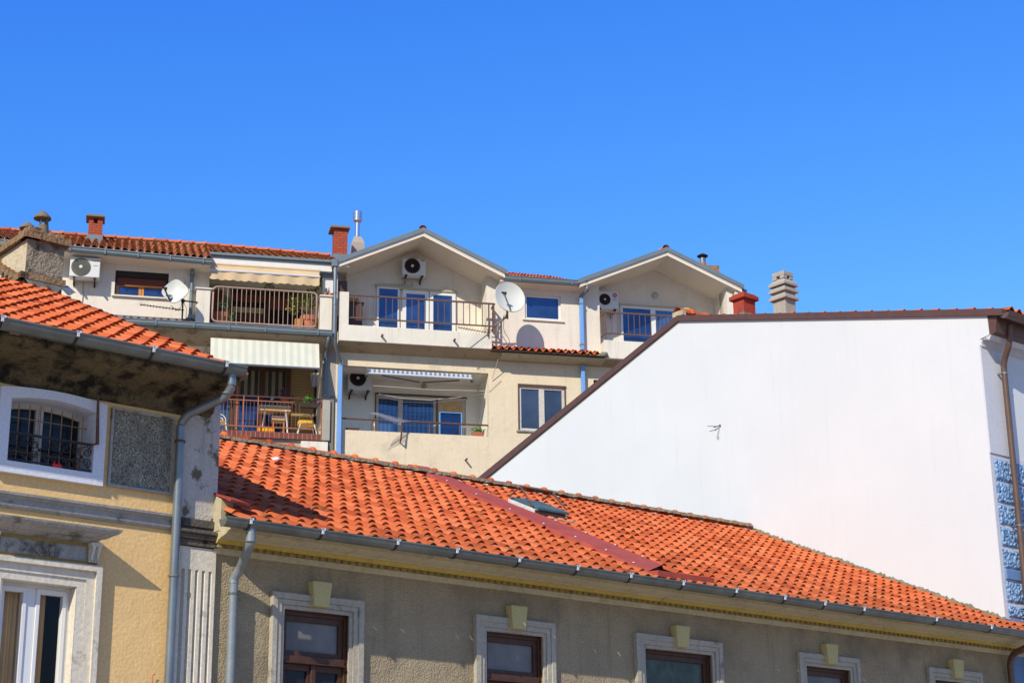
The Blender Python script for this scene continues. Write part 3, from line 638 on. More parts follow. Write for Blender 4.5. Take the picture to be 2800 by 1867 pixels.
# corner pier and fluted pilaster
m = MB(); m.box(-2.62, -2.168, -.2, .03, 5.62, 7.2); m.build('corner_pier', m_pier, Y, bevel=.008)
m = MB(); m.box(-2.64, -2.16, -.1, .06, 5.535, 5.62); m.box(-2.62, -2.17, -.1, .045, 5.49, 5.535); m.box(-2.66, -2.13, -.1, .13, 5.455, 5.49); m.box(-2.645, -2.15, -.1, .10, 5.40, 5.455); m.box(-2.63, -2.16, -.1, .075, 5.33, 5.40)
m.build('capital', m_blackpl, Y, bevel=.006)
m = MB(); m.box(-2.615, -2.168, -.1, .0, 0, 5.33); m.box(-2.615, -2.168, 0, .05, 5.08, 5.32)
nf = 5; wd = (2.615-2.168)/(nf*2+1)
for k in range(nf+1): m.box(-2.615+wd*2*k, -2.615+wd*(2*k+1), 0, .05, 0, 5.08)
for k in range(nf): m.strip(*[[(-2.615+wd*(2*k+1)+wd*j/6, -.002+.05*(1-math.sin(PI*j/6)), z) for j in range(7)] for z in (0, 5.08)])
m.build('pilaster', m_mould, Y)
# eaves
m = MB(); m.sweep([(0, 6.74), (.05, 6.78), (.10, 6.80), (.12, 6.86), (.2, 6.90), (.3, 6.925), (.45, 6.95), (.60, 7.0), (.63, 7.03), (.63, 7.06), (0, 7.2)], (UL, 0, 0), (-2.30, 0, 0), closed=True, cap=True)
m.build('eave_soffit', m_moss, Y)
mb = MB(); nuY = 37; ur = -2.24
ez = lambda v: yz(v)
tile_field(mb, (ur-.197*nuY, .71, ez(.71)), (ur, .71, ez(.71)), (ur, -4.85, ez(-4.85)), (ur-.197*nuY, -4.85, ez(-4.85)), nuY, 18, lambda c, s, t: t > .93 and c.x > -3.05, dirt=lambda s, t: max(0, .3-t*4.5)+(.45 if s > .96 else 0)*rnd.random(), h=.05)
yr = mb.build('roof', m_tile, Y, smooth=AUTO)
m = MB(); m.face([(UL, .62, ez(.62)-.03), (ur-.02, .62, ez(.62)-.03), (ur-.02, -4.85, ez(-4.85)-.03), (UL, -4.85, ez(-4.85)-.03)]); m.face([(UL, -4.85, ez(-4.85)-.03), (ur-.02, -4.85, ez(-4.85)-.03), (ur-.02, -9.9, 7.0), (UL, -9.9, 7.0)])
m.build('roof_deck', m_shade, yr)
m = MB()
for k in range(34):     # mortared verge
    v = .6-5.3*k/34
    m.box(ur-.03-rnd.uniform(0, .06), ur+.05+rnd.uniform(-.02, .02), v-.12, v+.03, ez(v)-.06, ez(v)+rnd.uniform(.0, .045))
m.build('verge_mortar', m_mortar, yr)
m = MB(); ridge_tiles(m, (UL, -4.88, ez(-4.88)+.05), (-3.1, -4.88, ez(-4.88)+.05), .39, .1, .1); m.build('ridge', m_tile, yr, smooth=AUTO)
yb = [S1.hit(P('1', x, y), .78)[0] for x, y in ((700, 1250), (1395, 1380), (2065, 1530), (5, 1100))]
gutter('gutter', m_zincd, Y, (UL, .71, 7.135), (S1.hit(P('1', 2250, 1530), .75)[0], .71, 7.135), .085, yb, m_zinc)
g0 = S1.hit(P('6', 2292, 110), .71)[0]; pu = -2.69
d = MB(); d.tube(smoothpath([(g0, .71, 7.06), (g0+.005, .71, 6.93), (g0-.02, .62, 6.83), (pu+.02, .20, 6.70), (pu, .10, 6.62), (pu, .10, 0)]), .047, 16)
dp = d.build('downpipe', m_zinc, Y, smooth=AUTO)
for z in (6.42, 4.98):
    d = MB(); d.lathe((pu, .10, z), [(.058, -.012), (.058, .012)], 16); d.build('pipe_clamp', m_rust if z > 6 else m_zincd, dp)
d = MB(); d.lathe((g0-.015, .66, 6.865), [(.056, -.01), (.056, .012)], 16); d.build('pipe_collar', m_zincd, dp)
# arched window
def arcrow(u0, u1, zb, zs, zc, v, n=14):
    pts = [(u0, v, zb)]
    for k in range(n+1):
        t = k/n; x = u0+(u1-u0)*t; pts.append((x, v, zs+(zc-zs)*(1-(2*t-1)**2)))
    pts.append((u1, v, zb)); return pts
o0 = arcrow(*AO, .0); o1 = arcrow(*AO, .065); i1 = arcrow(*AW, .065); i0 = arcrow(*AW, -.26)
s = MB(); s.strip(o0, o1, True); s.strip(o1, i1, True); s.strip(i1, i0, True)
W = s.build('arched_window', m_bluew, Y)
s = MB(); fr = arcrow(*AW, -.2); fi = arcrow(AW[0]+.05, AW[1]-.05, AW[2]+.05, AW[3]-.05, AW[4]-.055, -.2)
s.strip(fr, fi, True); s.strip(fi, [(p[0], -.26, p[2]) for p in fi], True)
mu = (AW[0]+AW[1])/2-.04
s.box(mu-.04, mu+.04, -.26, -.19, AW[2]+.05, 6.59); s.box(mu-.012, mu+.012, -.19, -.175, AW[2]+.05, 6.58)
s.build('frame', m_oldwhite, W)
s = MB(); s.face(arcrow(AW[0]+.02, AW[1]-.02, AW[2]+.02, AW[3]-.02, AW[4]-.02, -.235)); s.build('pane', m_gdark, W)
s = MB()
for k in range(8):
    u = AW[0]+.05+(AW[1]-AW[0]-.1)*k/7; s.tube([(u, -.13, AW[2]+.02), (u, -.13, 6.57+.04*(1-(2*k/7-1)**2))], .006, 5)
for z in (6.10, 6.28, 6.45): s.tube([(AW[0], -.13, z), (AW[1], -.13, z)], .0055, 5)
s.build('wire_grille', m_rustw, W)
s = MB()
zb, zt = AW[2]+.02, 6.245; vv = .03
s.box(AW[0]+.02, AW[1]+.03, vv-.008, vv+.012, zt-.012, zt+.012); s.box(AW[0]+.02, AW[1]+.03, vv-.006, vv+.008, zb, zb+.015)
s.box(AW[1]+.008, AW[1]+.03, -.08, vv+.012, zt-.012, zt+.012); s.tube([(AW[1]+.02, vv, zb), (AW[1]+.02, vv, zt)], .012, 6)
def scroll(c, r, turns, a0, sgn, v):
    return [(c[0]+r*(1-.72*k/26)*math.cos(a0+sgn*turns*2*PI*k/26), v, c[1]+r*(1-.72*k/26)*math.sin(a0+sgn*turns*2*PI*k/26)) for k in range(27)]
nsc = 4; wsc = (AW[1]-AW[0])/nsc
for k in range(nsc):
    u = AW[0]+wsc*(k+.5); h_ = (zt-zb)
    for sx in (-1, 1):
        s.tube(scroll((u+sx*.055, zb+h_*.70), .052, 1.4, PI/2 if sx > 0 else PI/2, -sx, vv), .0055, 5)
        s.tube(scroll((u+sx*.055, zb+h_*.30), .052, 1.4, -PI/2, sx, vv), .0055, 5)
        s.tube([(u, vv, zb+h_*.5), (u+sx*.05, vv, zb+h_*.72), (u+sx*.1, vv, zt-.01)], .005, 5); s.tube([(u, vv, zb+h_*.5), (u+sx*.05, vv, zb+h_*.28), (u+sx*.1, vv, zb)], .005, 5)
    s.lathe((u, vv, zb+h_*.5), [(0, -.02), (.018, 0), (0, .02)], 8)
s.build('scroll_railing', m_iron, W)
s = MB(); a = S1.hit(P('6', 972, 290), .12); b = S1.hit(P('6', 962, 770), .12); c_ = S1.hit(P('6', 790, 815), .06); e_ = S1.hit(P('6', 775, 1040), .06)
s.tube([(a[0], .12, a[1]), (b[0], .12, b[1]), (c_[0], .06, c_[1]), (e_[0], .06, e_[1])], .0125, 8); s.build('rusty_pipe', m_rust, Y)
q = S1.hit(P('6', 560, 1000), .05)
s = MB(); s.box(q[0]-.05, q[0]+.05, .044, .064, 5.946, 5.985); s.box(q[0]-.035, q[0]-.02, .046, .06, 5.985, 6.01); s.box(q[0]+.01, q[0]+.03, .046, .06, 5.985, 6.005)
s.build('small_box', m_red, frame=S1, org=(q[0], 0, 5.946), label='small red plastic box on the sill of the arched window', cat='box', bevel=.004)
# pebble panel
s = MB(); s.box(-3.44, -2.75, 0, .018, 5.87, 6.665); PN = s.build('pebble_panel', m_pebble, Y)
s = MB()
for bx_ in ((-3.465, -3.44, 5.845, 6.685), (-2.75, -2.73, 5.845, 6.685), (-3.44, -2.75, 6.665, 6.685), (-3.44, -2.75, 5.845, 5.87)): s.box(bx_[0], bx_[1], 0, .04, bx_[2], bx_[3])
s.build('panel_frame', m_hood, PN)
# string course
s = MB(); s.sweep([(0, 5.475), (.025, 5.478), (.04, 5.50), (.045, 5.515), (.03, 5.52), (.03, 5.57), (.05, 5.58), (.06, 5.60), (.085, 5.605), (.09, 5.63), (0, 5.64)], (UL, 0, 0), (-2.72, 0, 0), closed=True, cap=True); s.build('string_course', m_hood, Y)
# window hood, frieze, corbels, architrave
hl = 2*cw+3.37
def hoodprof(v): return v
prof = [(p_*1.2, q_) for p_, q_ in [(.06, 5.22), (.10, 5.235), (.12, 5.25), (.15, 5.255), (.19, 5.285), (.22, 5.295), (.245, 5.325), (.25, 5.345), (.0, 5.37), (.0, 5.22)]]
s = MB(); A = [(2*cw+3.395+.30-p[0], p[0], p[1]) for p in prof]; B = [(-3.395-.30+p[0], p[0], p[1]) for p in prof]
s.strip(A, B, True); s.face(A); s.face(B)
hd = s.build('window_hood', m_hood, Y)
s = MB(); s.box(2*cw+3.53, -3.53, 0, .03, 5.0, 5.22); s.build('frieze', m_ochre, hd)
for x0, x1 in ((2*cw+3.66, cw-.075), (cw+.075, -3.66)):
    s = MB(); s.box(x0, x1, .03, .045, 5.035, 5.185); s.box(x0+.02, x1-.02, .045, .05, 5.05, 5.17); s.build('frieze_panel', m_hood, hd)
s = MB(); s.lathe((cw, .03, 5.11), [(.075, 0), (.075, .018), (.06, .026), (.058, .016), (.0, .016)], 24, 'y')
for k in range(8):
    a = 2*PI*k/8; s.lathe((cw+.036*math.cos(a), .05, 5.11+.036*math.sin(a)), [(.0001, .016), (.011, .008), (.014, 0)], 8, 'y')
s.lathe((cw, .05, 5.11), [(.0001, .018), (.012, .008), (.014, 0)], 8, 'y'); s.build('rosette', m_hood, hd)
for c in (-3.585, 2*cw+3.585):
    s = MB(); s.box(c-.055, c+.055, .03, .07, 5.03, 5.20); s.box(c-.062, c+.062, .03, .125, 5.185, 5.22)
    for sx in (-1, 1): s.tube([(c+sx*.03, .12, 5.185), (c+sx*.032, .11, 5.13), (c+sx*.032, .085, 5.08), (c+sx*.03, .08, 5.045)], [.02, .014, .013, .018], 8)
    for k in range(4): s.lathe((c-.045+.03*k, .075, 5.035), [(0, -.018), (.016, 0), (0, .018)], 8)
    s.build('corbel', m_mould, hd)
s = MB(); x0, x1 = FW[0], FW[1]
for off, wd, pv in ((.24, .06, .09), (.18, .09, .05), (.09, .09, .035)):
    a_, b_, t_ = x0-off, x1+off, FW[3]+off*.9
    s.hexa([(a_, 0, 0.5), (a_+wd, 0, .5), (a_, pv, .5), (a_+wd, pv, .5), (a_, 0, t_), (a_+wd, 0, t_-wd), (a_, pv, t_), (a_+wd, pv, t_-wd)])
    s.hexa([(b_-wd, 0, .5), (b_, 0, .5), (b_-wd, pv, .5), (b_, pv, .5), (b_-wd, 0, t_-wd), (b_, 0, t_), (b_-wd, pv, t_-wd), (b_, pv, t_)])
    s.hexa([(a_+wd, 0, t_-wd), (b_-wd, 0, t_-wd), (a_+wd, pv, t_-wd), (b_-wd, pv, t_-wd), (a_, 0, t_), (b_, 0, t_), (a_, pv, t_), (b_, pv, t_)])
s.box(x0+.001, x0+.014, -.095, .03, 2.6, FW[3]-.015); s.box(x1-.014, x1-.001, -.095, .03, 2.6, FW[3]-.015); s.box(x0+.001, x1-.001, -.095, .03, FW[3]-.014, FW[3]-.001)
FWo = s.build('french_window', m_mould, Y, bevel=.006)
s = MB(); va, vb = -.16, -.10; zt = FW[3]-.0
s.box(x0, x0+.05, va, vb, 2.6, zt); s.box(x1-.05, x1, va, vb, 2.6, zt); s.box(x0+.05, x1-.05, va, vb, zt-.05, zt); mid = S1.hit(P('7', 262, 1000), -.12)[0]
s.box(mid-.05, mid+.05, va, vb, 2.6, zt-.05)
for a, b in ((x0+.05, mid-.05), (mid+.05, x1-.05)):
    s.box(a, a+.04, va+.01, vb+.015, 2.6, zt-.05); s.box(b-.04, b, va+.01, vb+.015, 2.6, zt-.05); s.box(a+.04, b-.04, va+.01, vb+.015, zt-.10, zt-.05)
s.build('frame', m_pvc, FWo, bevel=.004)
for a, b in ((x0+.09, mid-.09), (mid+.09, x1-.09)):
    s = MB(); s.face([(a, -.125, 2.6), (b, -.125, 2.6), (b, -.125, zt-.1), (a, -.125, zt-.1)]); s.build('pane', m_gclear, FWo)
def drape(a, b, n, v):
    m = MB(); R = [(a+(b-a)*k/n, v+.035*math.sin(k*1.9)+.015*math.sin(k*.7), 0) for k in range(n+1)]
    m.strip([(p[0], p[1], 2.6) for p in R], [(p[0], p[1], zt+.05) for p in R]); m.build('curtain_or_reflection', m_drape, FWo, smooth=True)
drape(x0-.1, mid-.0, 34, -.24); drape(mid+.07, mid+.07+(x1-.12-mid)*.42, 20, -.22)
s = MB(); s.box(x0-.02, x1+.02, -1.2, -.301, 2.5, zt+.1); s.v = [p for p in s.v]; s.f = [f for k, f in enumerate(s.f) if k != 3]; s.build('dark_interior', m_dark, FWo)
s = MB(); q = S1.hit(P('7', 1420, 1530), .03); s.tube([(q[0]+.03*math.cos(t*.5)*1.0, .03, q[1]+.05*math.sin(t*.5)) for t in range(3, 10)], .004, 5); s.build('wire_hook', m_red, Y)
# chimney on the ridge
vc = -4.62
tl, tr_, bl, br = [S1.hit(P('k', *p), vc) for p in ((488, 600), (1165, 745), (462, 1215), (1105, 1385))]
ul, ur_ = (tl[0]+bl[0])/2, (tr_[0]+br[0])/2; zt_ = tl[1]; zb_ = bl[1]-.55
vb_ = S1.hitu(P('k', -20, 1010), ul)[0]
c = MB(); c.box(ul, ur_, vb_, vc, zb_, zt_); CH = c.build('chimney', m_chim, Y)
c = MB(); c.box(ul-.006, ul+.02, vb_+.01, vc-.004, zb_, zt_-.004); c.build('sunlit_side_plate', m_chlt, CH)  # added paler plate, sunlight on this side put into its colour
c = MB(); th = .06; n = 11
for k in range(n):
    a, b = vb_-.05+(vc-vb_+.12)*k/n, vb_-.05+(vc-vb_+.12)*(k+1)/n-.008
    c.box(ul-.07-rnd.uniform(0, .012), ul+.15, a, b, zt_, zt_+.085+rnd.uniform(-.008, .008))
    if k > 6: c.box(ul-.02-rnd.uniform(0, .012), ul+.15, a+.03, b+.02, zt_+.087, zt_+.16+rnd.uniform(-.01, .01))
n = 6
for k in range(n):
    a, b = ul-.06+(ur_-ul+.13)*k/n, ul-.06+(ur_-ul+.13)*(k+1)/n-.008
    c.box(a, b, vc-.15, vc+.07+rnd.uniform(0, .012), zt_, zt_+.085+rnd.uniform(-.008, .008))
    if k not in (1, 5): c.box(a+.03, b-.01, vc-.15, vc+.02+rnd.uniform(0, .012), zt_+.087, zt_+.15+rnd.uniform(-.015, .01))
c.box(ul+.1, ur_-.05, vb_+.1, vc-.1, zt_-.02, zt_+.05)
c.build('coping', m_oldbrick, CH)
c = MB(); zl = bl[1]
c.box(ul-.09, ur_+.02, vc-.02, vc+.07, zl-.10, zl-.01); c.box(ul-.09, ul+.02, vc-.25, vc+.07, zl-.10, zl-.01)
for k in range(5):
    v = vc-.18-.14*k; z = zl+.0+.075*k; c.box(ul-.10, ul+.01, v-.13, v-.01, z-.03, z+.055)
c.box(ul-.10, ul+.01, vc-1.25, vc-.8, zl+.36, zl+.43)
c.build('brick_ledge', m_oldbrick, CH)
def cowl(px, py, w, v, dome_h, ped, name='chimney_cowl'):
    u, z = S1.hit(P('k', px, py), v)       # rim centre
    u2, _ = S1.hit(P('k', px+w/2, py), v); R = abs(u2-u)/1.0*.92
    c = MB(); c.lathe((u, v, z), [(R*.97, -.012), (R, 0), (R*.93, .02), (R*.6, dome_h*.62), (R*.33, dome_h*.92), (R*.12, dome_h), (0, dome_h)], 24)
    c.lathe((u, v, z), [(R*.97, -.012), (R*.55, .01), (0, .02)], 24)
    if ped:
        c.lathe((u+.02, v, zt_+.0), [(R*.66, 0), (R*.66, z-zt_-.17), (R*.6, z-zt_-.15), (R*.58, z-zt_-.105), (R*.3, z-zt_-.10)], 20)
        for a in (.3, 2.4, 4.5): c.tube([(u+.02+R*.45*math.cos(a), v+R*.45*math.sin(a), z-.2), (u+R*.42*math.cos(a), v+R*.42*math.sin(a), z+.02)], .028 if a < 1 else .009, 8)
    else: c.lathe((u, v, zt_), [(R*.6, 0), (R*.6, z-zt_-.05), (R*.3, z-zt_-.03)], 16); c.lathe((u, v, z-.06), [(.035, 0), (.035, .08)], 8)
    c.build(name, m_cowl, CH, smooth=AUTO)
cowl(757, 245, 325, -4.95, .105, True); cowl(490, 420, 295, -5.35, .085, False); cowl(90, 745, 240, -5.6, .085, False)
# flashing at the chimney foot
c = MB(); A = []; B = []; 
for k in range(33):
    u = ul-.03+(ur_-ul+.14)*k/32; A.append((u, vc+.10, yz(vc+.10)+.10)); B.append((u, vc+.25, yz(vc+.25)+.05+.03*math.sin(u*2*PI/.197)))
A0 = [(p[0], vc-.05, p[2]+.1) for p in A]
c.strip(A, B); c.strip(A0, A); c.build('chimney_flashing', m_zincd, Y, smooth=True)

# ================================================================== white gable house
Wh = thing('white_gable_house', 'white rendered house with large blank gable wall, brown roof edge and blue stone corner', 'house', org=(UW, 0, 0))
vE, zE = S1.hitu(P('w', 1300, 285), UW); vR, zR = S1.hitu(P('D', 1560, 738), UW); vB, zB = S1.hitu(P('D', 1122, 1096), UW)
sl = [S1.hitu(P('w', *p), UW) for p in ((1340, 620), (1190, 690), (1190, 800), (1155, 830))]
zc = [s_[1] for s_ in sl]
zlow = zR - (zR-zB)*((vR+16)/(vR-vB)) if False else zB - (zR-zB)/(vR-vB)*(vB+18)
m = MB(); outline = [(0, 0), (0, zc[3]), (sl[2][0], zc[2]), (sl[1][0]-.01, zc[1]), (sl[0][0], zc[0]), (vE, zE), (vR, zR), (vB, zB), (-18, zlow), (-18, 0)]
m.prism([(UW, v, z) for v, z in outline], (9, 0, 0)); m.build('wall', m_white, Wh)
# roof slabs
def slab(p, q, t0, t1, u0, u1): return [(u, *x) for u in (u0, u1) for x in ()]
m = MB(); tk = .10; ov = .06
def off(p, d): return (p[0], p[1]+d)
e0 = (vE+.32, zE-(zR-zE)/(vE-vR)*.32)
m.prism([(UW-.05, *e0), (UW-.05, vR, zR), (UW-.05, vB, zB), (UW-.05, -18, zlow), (UW-.05, -18, zlow+.16), (UW-.05, vB, zB+.15), (UW-.05, vR, zR+.115), (UW-.05, e0[0], e0[1]+.115)], (9.1, 0, 0))
wr = m.build('roof', m_brownm, Wh)
m = MB(); m.box(UW-.012, UW, vR-.05, vE, zE-.09, zE-.05) if False else None
dv = e0[0]-vR
mb = MB(); z0 = .085
tile_field(mb, (UW+.08, e0[0]+.05, e0[1]+z0), (UW+9, e0[0]+.05, e0[1]+z0), (UW+9, vR, zR+z0), (UW+.08, vR, zR+z0), 44, 21, h=.05, lift=.02)
mb.build('tiles', m_tile, wr, smooth=AUTO)
mb = MB(); ridge_tiles(mb, (UW-.05, vR, zR+.17), (UW+9, vR, zR+.17), .39, .11); 
A = UW-.05; mb.build('ridge', m_tile, wr, smooth=AUTO)
m = MB(); m.box(UW-.04, UW+.06, vR-.14, vR+.14, zR+.10, zR+.2); m.build('ridge_mortar', m_cream, wr)
# eaves, cornice and gutter on the street front
U2 = UW+9
m = MB(); m.sweep([(vE-.1, zE-.02), (vE+.18, zE-.03), (sl[0][0]+.12, zc[0]+.02), (sl[0][0]+.06, zc[0]-.0), (vE-.1, zc[0])], (UW+.01, 0, 0), (U2, 0, 0), closed=True, cap=True); m.build('eave_box', m_brownm, Wh)
m = MB(); m.sweep([(-.1, zc[0]-.003), (sl[0][0]+.03, zc[0]-.003), (sl[0][0]-.02, zc[0]-.08), (sl[1][0]+.06, zc[1]+.03), (sl[1][0]+.02, zc[1]-.03), (.05, zc[2]+.02), (.05, zc[3]), (-.1, zc[3])], (UW+.012, 0, 0), (U2, 0, 0), closed=True, cap=True); m.build('cornice', m_greyside, Wh)
gutter('gutter', m_browng, Wh, (UW-.03, e0[0]+.03, e0[1]+.03), (U2, e0[0]+.03, e0[1]+.03), .085)
pp = [(S1.hit(P('w', 1750, 500), .42)[0], .38, zE-.12)]
pu2 = S1.hit(P('w', 1590, 1130), .12); zk = S1.hit(P('w', 1750, 780), .36)
pp += [(pp[0][0], .34, zk[1]), (pu2[0], .12, pu2[1]), (pu2[0], .12, 0)]
m = MB(); m.tube(smoothpath(pp), .05, 14); dp = m.build('downpipe', m_browng, Wh, smooth=AUTO)
for k, yy in ((0, 342), (1, 1028)):
    z = S1.hit(P('x', 240+yy*.07, yy), .12)[1]; m = MB(); m.lathe((pu2[0], .12, z), [(.056, -.014), (.056, .014)], 14); m.box(pu2[0]-.07, pu2[0]-.03, .0, .13, z-.012, z+.012); m.build('pipe_clamp', m_zinc, dp)
# corner strip, recessed blue wall, rock-faced blocks
zq = S1.hit(P('x', 225, 705), .03)[1]
m = MB(); m.box(UW+.001, UW+.62, -.02, .03, zq, zc[3]); m.build('corner_strip', m_greyside, Wh)
m = MB(); m.box(UW+.62, U2-.01, -.05, -.005, 0, zc[3]); m.build('front_wall', m_bluewall, Wh)
rows = [(715, 815), (822, 915), (925, 1015), (1028, 1115), (1130, 1215), (1275, 1372), (1388, 1440)]
zz = [(S1.hit(P('x', 185+(a-715)*.1, a), .05)[1], S1.hit(P('x', 185+(b-715)*.1, b), .05)[1]) for a, b in rows]
m = MB(); m.box(UW+.001, UW+.95, -.02, .012, zz[-1][1]-.03, zq-.002); m.build('corner_backing', m_greyside, Wh); m = MB(); m.box(UW+.001, UW+.95, -.02, .02, 0, zz[-1][1]-.033); m.build('corner_base', m_bluewall, Wh)
m = MB(); za, zb3 = [S1.hit(P('x', 240, y), .05)[1] for y in (1222, 1268)]; m.box(UW+.09, UW+.92, .012, .05, zb3, za); m.build('smooth_block', m_bluewall, Wh, bevel=.01)
for t, b in zz:
    nu, nz = 26, 9; m = MB(); P2 = []
    for j in range(nz+1):
        for i in range(nu+1):
            e = 0 if i in (0, nu) or j in (0, nz) else 1
            m.v.append((UW+.085+.84*i/nu, .016 + e*rnd.uniform(.012, .035), b+(t-b)*j/nz))
    for j in range(nz):
        for i in range(nu): q = j*(nu+1)+i; m.f.append((q, q+1, q+nu+2, q+nu+1))
    m.build('stone_block', m_rock, Wh)
# small hook and wire on the gable
h = [S1.hitu(P('h', *p), UW) for p in ((1105, 515), (700, 575), (1090, 550), (1020, 960))]
m = MB(); a, b = h[0], h[1]; lx = UW-.12
m.tube([(UW, a[0], a[1]), (UW-.05, (a[0]*.7+b[0]*.3), a[1]-.01), (UW-.10, b[0], b[1])], .006, 6); m.lathe((UW-.02, a[0], a[1]), [(.014, -.014), (.014, .014)], 8); m.tube([(UW-.03, a[0]*.8+b[0]*.2, a[1]-.005), (UW-.06, a[0]*.5+b[0]*.5, a[1]-.02)], .010, 8)
HK = m.build('wall_hook', m_rust, Wh)
m = MB(); m.tube([(UW-.03, h[2][0], h[2][1]), (UW-.03, h[3][0], h[3][1])], .005, 5); m.tube([(UW-.03, h[3][0]+.02*math.cos(t), h[3][1]-.025+.025*math.sin(t)) for t in [k*.7 for k in range(10)]], .005, 5); m.build('wire', m_zinc, HK)
# chimneys standing on its street slope
def corner(qt, ql, qr, u):     # nearest vertical edge pixel, left and right silhouette pixels
    v0, z0 = S1.hitu(qt, u); v1 = S1.hitu(ql, u)[0]; u1 = S1.hit(qr, v0)[0]; return v0, z0, v1, u1
uu = UW+1.2
v0, zt2, v1, u1 = corner(P('5', 1733, 535), P('5', 1642, 560), P('5', 1832, 560), uu); zb2 = S1.hitu(P('5', 1733, 700), uu)[1]-.9
m = MB(); m.box(uu, u1, v1, v0, zb2, zt2); C1 = m.build('chimney', m_redpaint, Wh, label='red painted chimney')
hcap = zt2-S1.hitu(P('5', 1733, 560), uu)[1] if False else .0
m = MB(); zcap = S1.hitu(P('5', 1733, 500), uu)[1]; m.box(uu-.06, u1+.06, v1-.06, v0+.06, zt2-.03, zt2+.06); m.box(uu-.02, u1+.02, v1-.02, v0+.02, zt2+.06, zt2+.10); m.build('cap', m_redpaint, C1, bevel=.012)
m = MB(); zz_ = S1.hitu(P('5', 1733, 668), uu)[1]; m.box(uu-.015, u1+.015, v1-.015, v0+.015, zb2, zz_); m.build('lead_apron', m_concd, C1)
uu = UW+1.6
v0, zt2, v1, u1 = corner(P('5', 2090, 530), P('5', 1987, 560), P('5', 2177, 560), uu); zb2 = S1.hitu(P('5', 2090, 690), uu)[1]-.8
m = MB(); m.box(uu, u1, v1, v0, zb2, zt2+.2); C2 = m.build('chimney', m_conc, Wh, label='concrete vent chimney with stacked louvre slabs')
cu_, cv_ = (uu+u1)/2, (v0+v1)/2; hw, hv_ = (u1-uu)/2, (v0-v1)/2
def zat(y): return S1.hitu(P('5', 2090, y), uu)[1]
def frust(z0, z1, g0, g1):
    m.hexa([(cu_-hw*g0, cv_-hv_*g0, z0), (cu_+hw*g0, cv_-hv_*g0, z0), (cu_-hw*g0, cv_+hv_*g0, z0), (cu_+hw*g0, cv_+hv_*g0, z0), (cu_-hw*g1, cv_-hv_*g1, z1), (cu_+hw*g1, cv_-hv_*g1, z1), (cu_-hw*g1, cv_+hv_*g1, z1), (cu_+hw*g1, cv_+hv_*g1, z1)])
hh = zat(480)-zat(545)
for yb_, yt_ in ((545, 490), (480, 430)):
    m = MB(); frust(zat(yb_), zat(yb_)+.05, 1.38, 1.38); frust(zat(yb_)+.05, zat(yt_), 1.34, .95); m.build('louvre_slab', m_conc, C2)
    m = MB(); frust(zat(yt_), zat(yt_-25), .85, .85); m.build('louvre_throat', m_concd, C2)
m = MB(); frust(zat(425), zat(425)+.05, 1.38, 1.38); frust(zat(425)+.05, zat(365), 1.34, .8); m.build('louvre_slab', m_conc, C2)
m = MB(); frust(zat(365), zat(345), .62, .5)
for a, b in ((-1, -1), (1, -1), (-1, 1), (1, 1)): m.box(cu_+a*hw*.62-.05, cu_+a*hw*.62+.05, cv_+b*hv_*.62-.05, cv_+b*hv_*.62+.05, zat(365), zat(340)+.02)
m.build('cap_feet', m_conc, C2)
m = MB(); frust(zat(340), zat(340)+.09, .98, 1.0); m.build('cap', m_conc, C2, bevel=.01)

# ================================================================== apartment building behind
B = thing('apartment_building', 'pale apartment block behind, with two gabled loggias, balconies and tiled roof', 'building', S2)
def H2(k, x, y, v=0): return S2.hit(P(k, x, y), v)
def avgz(pts, v): return sum(H2(*p, v)[1] for p in pts)/len(pts)
uA = H2('1', 1922, 700)[0]          # right end of the left wing
uL = H2('1', -250, 500)[0]
zF = avgz([('2', 300, 650), ('2', 800, 690)], .5)            # floor slab level at the gutter (M)
zEv = H2('1', 1300, 440, .5)[1]
# left wing -------------------------------------------------------------------
w0 = H2('1', 1062, 598); w1 = H2('1', 1540, 845); wz1 = (w0[1]+H2('1', 1543, 632)[1])/2; wz0 = (H2('1', 1045, 840)[1]+w1[1])/2
SW = (w0[0], w1[0], wz0, wz1)
uM0 = uA; uM1 = H2('2', 838, 330, .25)[0]     # loggia opening
uR0 = H2('3', 262, 1100, .4)[0]               # parapet of first gable balcony, left
apx = S2.hit(P('3', 1085, 320), .45)
uD = H2('3', 1762, 760)[0]                    # right cheek edge
uE = H2('5', 502, 700)[0]                     # left edge of second recess
uG = H2('5', 1560, 600)[0]
RW = (H2('3', 2176, 1000)[0], H2('5', 168, 640)[0], (H2('3', 2190, 1222)[1]+H2('5', 100, 740)[1])/2, (H2('3', 2190, 958)[1]+H2('5', 100, 530)[1])/2)
zS = avgz([('3', 300, 1460), ('3', 1800, 1545)], .45)        # underside of the gable balcony parapet
# dormer geometry
def dormer(apex, left, right, inner_back):
    return apex, left, right
d1 = dict(a=S2.hit(P('3', 1088, 300), .5), l=S2.hit(P('3', 135, 612), .5), r=S2.hit(P('3', 1965, 775), .5))
d2 = dict(a=S2.hit(P('5', 1078, 155), .5), l=S2.hit(P('5', 330, 402), .5), r=S2.hit(P('5', 1722, 490), .5))
for d in (d1, d2):
    sL = (d['a'][1]-d['l'][1])/(d['a'][0]-d['l'][0]); sR = (d['a'][1]-d['r'][1])/(d['r'][0]-d['a'][0]); d['s'] = (sL+sR)/2
def sofz(d, u): return d['a'][1] - .10 - d['s']*abs(u-d['a'][0])
VB = -.78
mb = MB()
wall(mb, uL, uA, zF-.3, zEv+.1, [(SW[0], SW[1], SW[2], SW[3], .16)])
mb.face([(uA, 0, zF-.3), (uA, -1.7, zF-.3), (uA, -1.7, zEv), (uA, 0, zEv)])
wl = mb.build('wall', m_rear_up, B)
